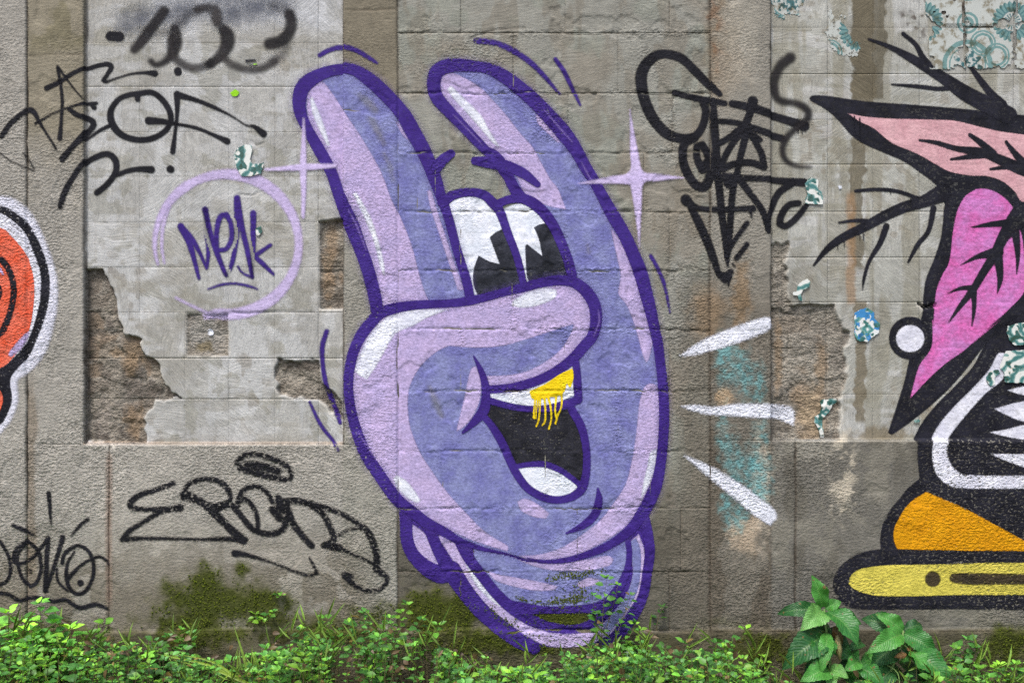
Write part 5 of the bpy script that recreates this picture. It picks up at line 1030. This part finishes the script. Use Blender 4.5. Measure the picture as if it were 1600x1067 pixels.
tx = np.concatenate([p[0] for p in pts]); ty = np.concatenate([p[1] for p in pts]); n_ = len(tx)
s_ = nrg.uniform(.0028, .0062, n_)
hx = hs(tx, ty) + .0015
base_ = np.stack([(tx - 800) / PX, -hx, (1067 - ty) / PX], -1)
ang = nrg.uniform(0, 6.28, n_)
vv = []
for k in range(3):
    a = ang + k * 2.094; vv.append(base_ + np.stack([np.cos(a) * s_, np.zeros(n_) + .001, np.sin(a) * s_], -1))
vv.append(base_ + np.stack([nrg.normal(0, .0015, n_), -s_ * nrg.uniform(.5, 1.2, n_), nrg.normal(0, .0015, n_) + .001], -1))
V = np.stack(vv, 1).reshape(-1, 3); o4 = np.arange(n_)[:, None] * 4
F = np.concatenate([o4 + np.array([[0, 1, 3]]), o4 + np.array([[1, 2, 3]]), o4 + np.array([[2, 0, 3]])])
mc = s2l((74, 84, 10)) * nrg.uniform(.5, 1.5, (n_, 1)) * np.array([1, 1, .9]); mc = np.repeat(mc, 4, 0)
setp(mesh_obj('moss', V, None, M_moss, None, None, {'leaf_colour': mc}, True, F), 'olive green moss cushions along the foot of the wall', 'moss', kind='stuff')

# ------------------------------------------------------------------ weeds
def leaf_tpl(nl=4, fold=.22, droop=.25):
    t = np.linspace(0, 1, nl + 1); wv = np.sin(np.pi * t ** .8) ** .9 * .5
    P = []
    for i in range(nl + 1):
        z = -droop * t[i] ** 2
        P += [(-wv[i], t[i], z + wv[i] * fold), (0, t[i], z), (wv[i], t[i], z + wv[i] * fold)]
    q = []
    for i in range(nl):
        for j in (0, 1): a = i * 3 + j; q.append((a, a + 1, a + 4, a + 3))
    return np.array(P), np.array(q)
LT, LQ = leaf_tpl(3)
class Leaves:
    def __init__(s): s.M = []; s.c = []
    def add(s, pos, dirv, nrm, ln, wd, c):
        a = np.array(dirv, float); a /= np.linalg.norm(a) + 1e-9; n = np.array(nrm, float); n -= a * (n @ a); n /= np.linalg.norm(n) + 1e-9
        s.M.append(np.concatenate([np.cross(a, n) * wd, a * ln, n * ln, np.array(pos, float)])); s.c.append(c)
    def build(s, name, mat, parent):
        M = np.array(s.M).reshape(-1, 4, 3); n = len(M)
        V = np.einsum('vi,nij->nvj', LT, M[:, :3]) + M[:, None, 3]
        q = (LQ[None] + (np.arange(n) * len(LT))[:, None, None]).reshape(-1, 4)
        return mesh_obj(name, V.reshape(-1, 3), None, mat, parent, None, {'leaf_colour': np.repeat(np.array(s.c), len(LT), 0)}, True, q)
class Tubes:
    def __init__(s): s.v = []; s.q = []; s.n = 0
    def add(s, path, r0, r1, k=4):
        path = np.array(path, float); m = len(path)
        for i, p in enumerate(path):
            t = path[min(i + 1, m - 1)] - path[max(i - 1, 0)]; t = t / (np.linalg.norm(t) + 1e-9)
            u = np.cross(t, (0, 1, .3)); u /= np.linalg.norm(u) + 1e-9; w = np.cross(t, u); r = r0 + (r1 - r0) * i / max(1, m - 1)
            for j in range(k):
                a = 2 * math.pi * j / k; s.v.append(p + (u * math.cos(a) + w * math.sin(a)) * r)
        for i in range(m - 1):
            for j in range(k): s.q.append((s.n + i * k + j, s.n + i * k + (j + 1) % k, s.n + (i + 1) * k + (j + 1) % k, s.n + (i + 1) * k + j))
        s.n += m * k
    def build(s, name, mat, parent): return mesh_obj(name, np.array(s.v), None, mat, parent, None, None, True, np.array(s.q))
GREENS = [s2l(c) * np.array([1.0, 1.08, .8]) for c in ((72, 118, 50), (86, 134, 54), (60, 104, 50), (100, 146, 58), (74, 122, 62), (110, 150, 52), (54, 92, 44))]
def green(r, bright=1.0, hue=None):
    c = GREENS[r.randrange(len(GREENS)) if hue is None else (hue if r.random() < .7 else r.randrange(len(GREENS)))] * r.uniform(.6, 1.35) * bright
    if r.random() < .03: c = s2l((124, 108, 58)) * r.uniform(.6, 1.1)
    return c
def sprig(L, Tb, base, top, nodes, ln, r, bright=1.0, lean=None, whorl=2, start=.3):
    base = np.array(base); top = np.array(top); mid = (base + top) / 2 + np.array([r.uniform(-.03, .03), r.uniform(-.03, .01), r.uniform(-.01, .03)])
    path = [(1 - t) ** 2 * base + 2 * t * (1 - t) * mid + t * t * top for t in np.linspace(0, 1, 6)]
    Tb.add(path, .0022, .0010, 3)
    a0_ = r.uniform(0, 6.28); hue = r.randrange(len(GREENS))
    for i in range(nodes):
        t = start + (1 - start) * (i + r.uniform(-.2, .2)) / max(1, nodes - 1); t = min(max(t, 0), 1)
        p = (1 - t) ** 2 * base + 2 * t * (1 - t) * mid + t * t * top
        term = i == nodes - 1
        nw = whorl + (2 if term else 0)
        for k in range(nw):
            a = a0_ + i * 1.57 + k * 2 * math.pi / nw + r.uniform(-.4, .4)
            d = np.array([math.cos(a), math.sin(a) * .9, r.uniform(.0, .55) + (.4 if term else 0)])
            s = ln * r.uniform(.6, 1.15) * (.75 if term else 1)
            pet = p + d / np.linalg.norm(d) * s * .25
            L.add(pet, d, (r.uniform(-.6, .6), r.uniform(-.9, .2), 1), s, s * r.uniform(.55, .8), green(r, bright * (1.3 if term else 1), hue))
# profile of the top of the green strip, in photo pixels
PRX = [-200, 0, 40, 100, 150, 230, 300, 350, 420, 480, 560, 640, 700, 740, 800, 880, 940, 1010, 1070, 1130, 1180, 1215, 1300, 1420, 1460, 1500, 1560, 1600, 1800]
PRY = [966, 962, 964, 976, 990, 994, 1004, 1018, 1000, 984, 978, 976, 1000, 1030, 1034, 1016, 1000, 996, 1004, 1010, 1022, 1048, 1044, 1046, 1040, 1012, 1036, 1042, 1030]
L = Leaves(); Tb = Tubes(); r_ = random.Random(3)
for k in range(1400):
    x = r_.uniform(-180, 1780); topy = np.interp(x, PRX, PRY)
    dens = float(fbm(np.array(x), np.array(3.0), 70, 77, 3))
    if r_.random() > sst(.28, .6, dens) + .18: continue
    if 1205 < x < 1440 and r_.random() < .65: continue
    d = r_.uniform(.04, .75) ** 1.15
    ty = topy + 14 + abs(r_.gauss(0, 1)) * 26 + max(0, d - .35) * 60 - (r_.random() < .12) * r_.uniform(0, 30)
    top = at(x, ty, d); base = (top.x + r_.uniform(-.09, .09), -d + r_.uniform(-.03, .03), -.12)
    ln = r_.choice((.018, .024, .03, .034, .04, .05)) * r_.uniform(.8, 1.1)
    sprig(L, Tb, base, (top.x, top.y, top.z), r_.randint(4, 7), ln, r_, r_.uniform(.5, 1.15) * (1.5 if x < 130 else 1.28), whorl=r_.choice((2, 2, 3, 4)), start=.5)
for k in range(420):          # dry stalks and blades
    x = r_.uniform(-180, 1780); d = r_.uniform(.05, .6); ty = np.interp(x, PRX, PRY) + r_.uniform(-22, 60); p = at(x, ty, d)
    b_ = np.array((p.x + r_.uniform(-.12, .12), -d, -.1)); t_ = np.array(p); Tb.add([b_, (b_ + t_) / 2 + np.array([r_.uniform(-.03, .03), 0, .02]), t_], .0018, .0006, 3)
    if k % 3 == 1:
        for q_ in range(3):
            dv = np.array([r_.uniform(-.8, .8), r_.uniform(-.4, .1), r_.uniform(.4, 1)])
            L.add(t_ - np.array([0, 0, .10]) * r_.random(), dv, (r_.uniform(-.4, .4), -1, .4), r_.uniform(.06, .13), r_.uniform(.006, .011), s2l((126, 158, 66)) * r_.uniform(.5, 1.2))
    if k % 5 == 0:            # dead leaves
        for q_ in range(3):
            L.add(t_ + np.array([r_.uniform(-.05, .05), 0, r_.uniform(-.1, .0)]), (r_.uniform(-1, 1), r_.uniform(-.5, .2), r_.uniform(-1, .2)), (r_.uniform(-.6, .6), -.8, .6), r_.uniform(.02, .045), r_.uniform(.012, .026), s2l((112, 92, 62)) * r_.uniform(.35, 1.0))
gc = empty('ground_cover', (0, -.3, -.1), 'low tangle of small leaved green weeds along the foot of the wall', 'weeds'); gc['kind'] = 'stuff'
setp(L.build('foliage', M_leaf, gc), kind='stuff'); setp(Tb.build('stems', M_stem, gc), kind='stuff')
def weed(name, label, sprigs, d, ln, r, bright=1.0, whorl=3, group=None, cat='weed'):
    """sprigs: [(base x, base y, top x, top y, nodes)] in photo pixels"""
    b0 = at(sprigs[0][0], sprigs[0][1], d); e = empty(name, b0, label, cat, group)
    L = Leaves(); Tb = Tubes()
    for (x0, y0, x1, y1, n) in sprigs:
        p = at(x0, y0, d); q = at(x1, y1, d + r.uniform(-.03, .04))
        sprig(L, Tb, tuple(p), tuple(q), n, ln * r.uniform(.9, 1.1), r, bright, whorl=whorl)
    setp(L.build('foliage', M_leaf, e), kind='stuff'); Tb.build('stem', M_stem, e)
r_ = random.Random(21)
weed('weed', 'bright yellow green leafy weed under the wavy underline', [(70, 1080, 62, 944, 8), (60, 1080, 30, 972, 7), (40, 1085, 12, 958, 7), (50, 1085, 40, 985, 6), (80, 1085, 110, 985, 6), (75, 1080, 84, 975, 6), (70, 1080, 100, 1010, 5), (60, 1085, 50, 1010, 6), (66, 1090, 70, 1000, 6)], .3, .062, r_, 2.0)
weed('weed', 'dark leaved weed right of the bright yellow green weed', [(150, 1075, 162, 975, 6), (148, 1075, 140, 992, 5)], .2, .045, r_, .85)
weed('weed', 'small pale weed in front of the large moss patch', [(280, 1060, 283, 985, 6), (280, 1060, 300, 990, 5), (275, 1060, 262, 995, 4)], .12, .036, r_, 1.1)
weed('wall_sprig', 'tiny sprig growing from the wall at the right of the large moss patch', [(436, 938, 440, 931, 3)], .02, .030, r_, 1.1)
weed('wall_sprig', 'small leafy sprig hanging on the moss left of centre', [(415, 975, 398, 960, 4), (415, 972, 428, 956, 4)], .03, .034, r_, 1.0)
weed('weed', 'bushy weed between the grass blades and the hand', [(500, 1070, 510, 965, 8), (520, 1070, 545, 975, 7), (540, 1070, 570, 958, 8), (560, 1070, 580, 990, 7), (480, 1070, 470, 985, 6)], .22, .042, r_, 1.05)
weed('weed', 'tall leafy weed leaning over the moss left of the purple cuff', [(600, 1060, 635, 945, 8), (610, 1060, 660, 968, 7), (590, 1060, 610, 965, 7), (640, 1050, 685, 978, 6)], .16, .044, r_, 1.05)
weed('weed', 'leggy weed climbing over the right side of the purple cuff', [(940, 1040, 948, 905, 9), (942, 1030, 925, 930, 7), (945, 1030, 985, 930, 8), (960, 1040, 992, 975, 6), (935, 1040, 930, 960, 6), (965, 1050, 1000, 985, 6), (948, 980, 965, 915, 5)], .07, .036, r_, .95, 2)
weed('wall_sprig', 'tiny sprig on the bare wall right of the purple cuff', [(1026, 985, 1036, 950, 4)], .03, .028, r_, 1.1, 2)
weed('weed', 'straggling weed left of the broad leaved plant', [(1110, 1060, 1165, 985, 6), (1115, 1065, 1140, 1008, 6), (1120, 1070, 1120, 1005, 6)], .14, .046, r_, 1.05, 2)
weed('weed', 'small rosette weed beside the moss at lower right', [(1505, 1060, 1512, 1000, 5), (1505, 1060, 1495, 1015, 5), (1508, 1060, 1525, 1012, 4)], .1, .046, r_, 1.0, 3)
weed('weed', 'bright green weed in the bottom right corner', [(1590, 1080, 1585, 1038, 6), (1560, 1085, 1560, 1040, 6), (1540, 1085, 1530, 1045, 6), (1600, 1080, 1615, 1040, 5)], .25, .04, r_, 1.3)

# ---------- grass blades
def blade(parent, pts, w, c):
    P = np.array([at(x, y, d) for x, y, d in pts]); P = np.array(smooth([tuple(p) for p in P[:, [0, 2, 1]]], False, .02))[:, [0, 2, 1]]; n = len(P); V = []; q = []
    for i in range(n):
        t = i / (n - 1); ww = w * (1 - t ** 2.2) * .5 + .0004
        tg = P[min(i + 1, n - 1)] - P[max(i - 1, 0)]; s = np.cross(tg, (0.1, -1, .35)); s /= np.linalg.norm(s) + 1e-9
        V += [P[i] - s * ww, P[i] + np.array([0, .35 * ww, 0]), P[i] + s * ww]
    for i in range(n - 1):
        for j in (0, 1): q.append((i * 3 + j, i * 3 + j + 1, i * 3 + j + 4, i * 3 + j + 3))
    mesh_obj('blade', np.array(V), None, M_leaf, parent, None, {'leaf_colour': np.tile(c, (len(V), 1))}, True, np.array(q))
gt_ = empty('grass_tuft', at(390, 1075, .3), 'tuft of long upright grass blades left of centre', 'grass')
for pts, w in (([(398, 1090, .3), (382, 1030, .28), (365, 976, .26)], .014), ([(372, 1085, .3), (371, 1040, .28), (372, 1008, .28)], .011), ([(395, 1085, .32), (397, 1040, .32), (396, 1020, .32)], .012), ([(388, 1090, .3), (392, 1045, .3), (394, 1008, .3)], .009)):
    blade(gt_, pts, w, s2l((128, 160, 62)) * rng.uniform(.8, 1.1))
gt_ = empty('grass_tuft', at(385, 1078, .36), 'arching yellow green grass blades lying left of the upright tuft', 'grass')
for pts, w in (([(388, 1068, .36), (330, 1040, .34), (245, 1021, .32)], .012), ([(385, 1070, .36), (335, 1035, .34), (282, 1022, .34)], .010), ([(384, 1066, .38), (340, 1048, .36), (270, 1030, .36)], .010), ([(392, 1072, .36), (360, 1050, .38), (340, 1072, .40)], .009), ([(380, 1074, .36), (350, 1052, .36), (310, 1040, .36)], .010)):
    blade(gt_, pts, w, s2l((140, 170, 58)) * rng.uniform(.8, 1.1))
gt_ = empty('grass_tuft', at(70, 1080, .4), 'thin pale grass blades in front of the bright left weed', 'grass')
for pts, w in (([(75, 1085, .4), (70, 1040, .38), (62, 1005, .36)], .008), ([(52, 1085, .4), (52, 1050, .38), (50, 1020, .36)], .007), ([(85, 1085, .4), (95, 1040, .38), (110, 1012, .36)], .007)):
    blade(gt_, pts, w, s2l((150, 178, 70)) * rng.uniform(.8, 1.1))

# ---------- broad leaved plants
def broad_leaf(parent, base, tip, w, d0, d1, c, droop=.25, curl=0.0, nf=None, name='leaf', mat=None):
    """one leaf as its own mesh: folded along the midrib, wavy and toothed edge, arching to the tip"""
    A_ = np.array(at(*T(1200, 767, [base])[0], d0)); B_ = np.array(at(*T(1200, 767, [tip])[0], d1)); ln = np.linalg.norm(B_ - A_); ax = (B_ - A_) / ln
    w = w / ZF / PX
    n = np.array(nf if nf is not None else (rng.uniform(-.25, .25), -.85, .55)); n -= ax * (n @ ax); n /= np.linalg.norm(n); s = np.cross(ax, n)
    nl, nw = 22, 8; V = []; U = []; Vv = []
    ph = rng.uniform(0, 6)
    for i in range(nl + 1):
        t = i / nl; ww = .5 * w * (math.sin(math.pi * min(1, t * .97 + .03) ** .78) ** .85) * (1 + .05 * ((i % 2) * 2 - 1)) * (1 if t < .999 else .02)
        ce = A_ + ax * ln * t + n * ln * droop * (math.sin(math.pi * t) * .8 - .35 * t * t)
        for j in range(nw + 1):
            v = j / nw * 2 - 1
            lift = abs(v) * ww * .38 - curl * ww * v * v + math.sin(t * 13 + ph + v * 2) * ww * .20 * abs(v) + math.sin(t * 6 + ph * 2) * ww * .10 * v
            ripple = .0006 * math.cos((t - abs(v) * .22) * 52) * (1 - abs(v))
            V.append(ce + s * v * ww + n * (lift + ripple)); U.append(t); Vv.append(v)
    idx = np.arange((nl + 1) * (nw + 1)).reshape(nl + 1, nw + 1)
    q = np.stack([idx[:-1, :-1], idx[:-1, 1:], idx[1:, 1:], idx[1:, :-1]], -1).reshape(-1, 4)
    cc = np.tile(c, (len(V), 1)) * (1 + .18 * (fbm(np.array(U) * 100, np.array(Vv) * 40 + ph * 100, 30, 5, 3) - .5))[:, None]
    return mesh_obj(name, np.array(V), None, mat or M_big, parent, {'lu': U, 'lv': Vv}, {'leaf_colour': cc}, True, q)
g1, g2, g3, g4 = s2l((50, 110, 46)), s2l((70, 134, 54)), s2l((38, 86, 42)), s2l((98, 152, 74))
brn = s2l((126, 92, 58))
def stem(parent, pts, r0, r1):
    t = Tubes(); t.add(smooth([tuple(np.array(at(*T(1200, 767, [(x, y)])[0], d))[[0, 2, 1]]) for x, y, d in pts], False, .015)[:, [0, 2, 1]], r0, r1, 8); t.build('stem', M_gstem, parent)
bp = empty('broad_leaved_plant', at(1290, 1080, .28), 'tall broad leaved green plant left of the yellow bar, with drooping lower leaves', 'plant')
stem(bp, [(330, 1120, .28), (345, 980, .27), (330, 830, .25), (312, 655, .22)], .008, .005)
stem(bp, [(330, 1120, .30), (338, 1060, .32), (338, 985, .33)], .006, .004)
for a in (((302, 645), (246, 468), 96, .22, .24, g2, .12), ((292, 662), (48, 678), 84, .21, .16, g3, .20), ((300, 662), (188, 768), 122, .23, .34, g4, .25), ((318, 652), (408, 612), 62, .22, .22, g2, .15), ((328, 672), (505, 850), 140, .24, .36, g1, .22), ((335, 690), (525, 735), 90, .22, .22, g1, .15),
          ((325, 800), (84, 980), 160, .26, .34, g3, .30), ((322, 800), (262, 985), 130, .27, .36, g1, .25), ((330, 790), (298, 1010), 76, .29, .40, g2, .2), ((340, 760), (420, 930), 90, .20, .26, g3, .2), ((345, 860), (470, 935), 92, .22, .26, g1, .2),
          ((335, 995), (186, 1050), 112, .34, .42, g2, .22), ((340, 992), (446, 1035), 80, .34, .40, g4, .2), ((340, 1000), (352, 1110), 70, .35, .42, g4, .2), ((500, 945), (428, 995), 78, .30, .36, g2, .15), ((505, 980), (650, 1090), 96, .30, .38, g1, .2), ((320, 930), (200, 1100), 120, .22, .26, g3, .2)):
    broad_leaf(bp, *a)
r9 = random.Random(91)
for k in range(15):
    x_ = r9.uniform(200, 560); y_ = r9.uniform(770, 1020); a_ = r9.uniform(.2, 2.9); l_ = r9.uniform(90, 170)
    broad_leaf(bp, (x_, y_), (x_ + math.cos(a_) * l_, y_ + math.sin(a_) * l_ * .9), l_ * .56, r9.uniform(.12, .22), r9.uniform(.16, .3), (g1, g3, g3, g2)[k % 4] * r9.uniform(.7, 1.05), .22)
broad_leaf(bp, (370, 750), (415, 860), 54, .26, .28, brn * .7, .3, 1.2, name='withered_leaf'); broad_leaf(bp, (385, 800), (402, 950), 34, .30, .32, s2l((150, 140, 96)), .2, 1.4, name='withered_leaf')
bq = empty('broad_leaved_plant', at(1400, 1080, .26), 'second broad leaved plant with brown withered buds below the yellow bar', 'plant')
stem(bq, [(640, 1130, .26), (690, 980, .25), (740, 860, .24), (752, 775, .22)], .006, .004); stem(bq, [(760, 855, .24), (800, 900, .26), (830, 960, .28)], .004, .003); stem(bq, [(660, 965, .26), (720, 1010, .28), (735, 1110, .3)], .003, .002)
for a in (((750, 775), (600, 680), 92, .22, .20, g2, .15), ((745, 782), (520, 705), 120, .20, .14, g3, .2), ((755, 790), (945, 915), 116, .22, .28, g1, .22), ((742, 795), (555, 895), 108, .24, .32, g2, .2), ((720, 860), (575, 965), 130, .22, .24, g3, .22), ((800, 895), (1030, 1090), 140, .27, .38, g1, .22), ((800, 890), (862, 1010), 92, .28, .36, g2, .2), ((755, 772), (860, 740), 70, .18, .12, g3, .15), ((820, 950), (930, 1000), 80, .2, .2, g3, .15), ((690, 990), (560, 1090), 100, .24, .3, g3, .2)):
    broad_leaf(bq, *a)
for k in range(14):
    x_ = r9.uniform(560, 900); y_ = r9.uniform(810, 1020); a_ = r9.uniform(.2, 2.9); l_ = r9.uniform(80, 160)
    broad_leaf(bq, (x_, y_), (x_ + math.cos(a_) * l_, y_ + math.sin(a_) * l_ * .9), l_ * .5, r9.uniform(.10, .2), r9.uniform(.14, .28), (g1, g3, g3, g2)[k % 4] * r9.uniform(.7, 1.05), .22)
for a in (((735, 800), (742, 862), 40, .25, .27, brn * 1.4, .2), ((770, 905), (705, 920), 34, .28, .30, brn * 1.5, .2), ((775, 870), (815, 895), 26, .26, .27, brn * 1.6, .2)):
    broad_leaf(bq, *a, 1.0, name='withered_leaf')
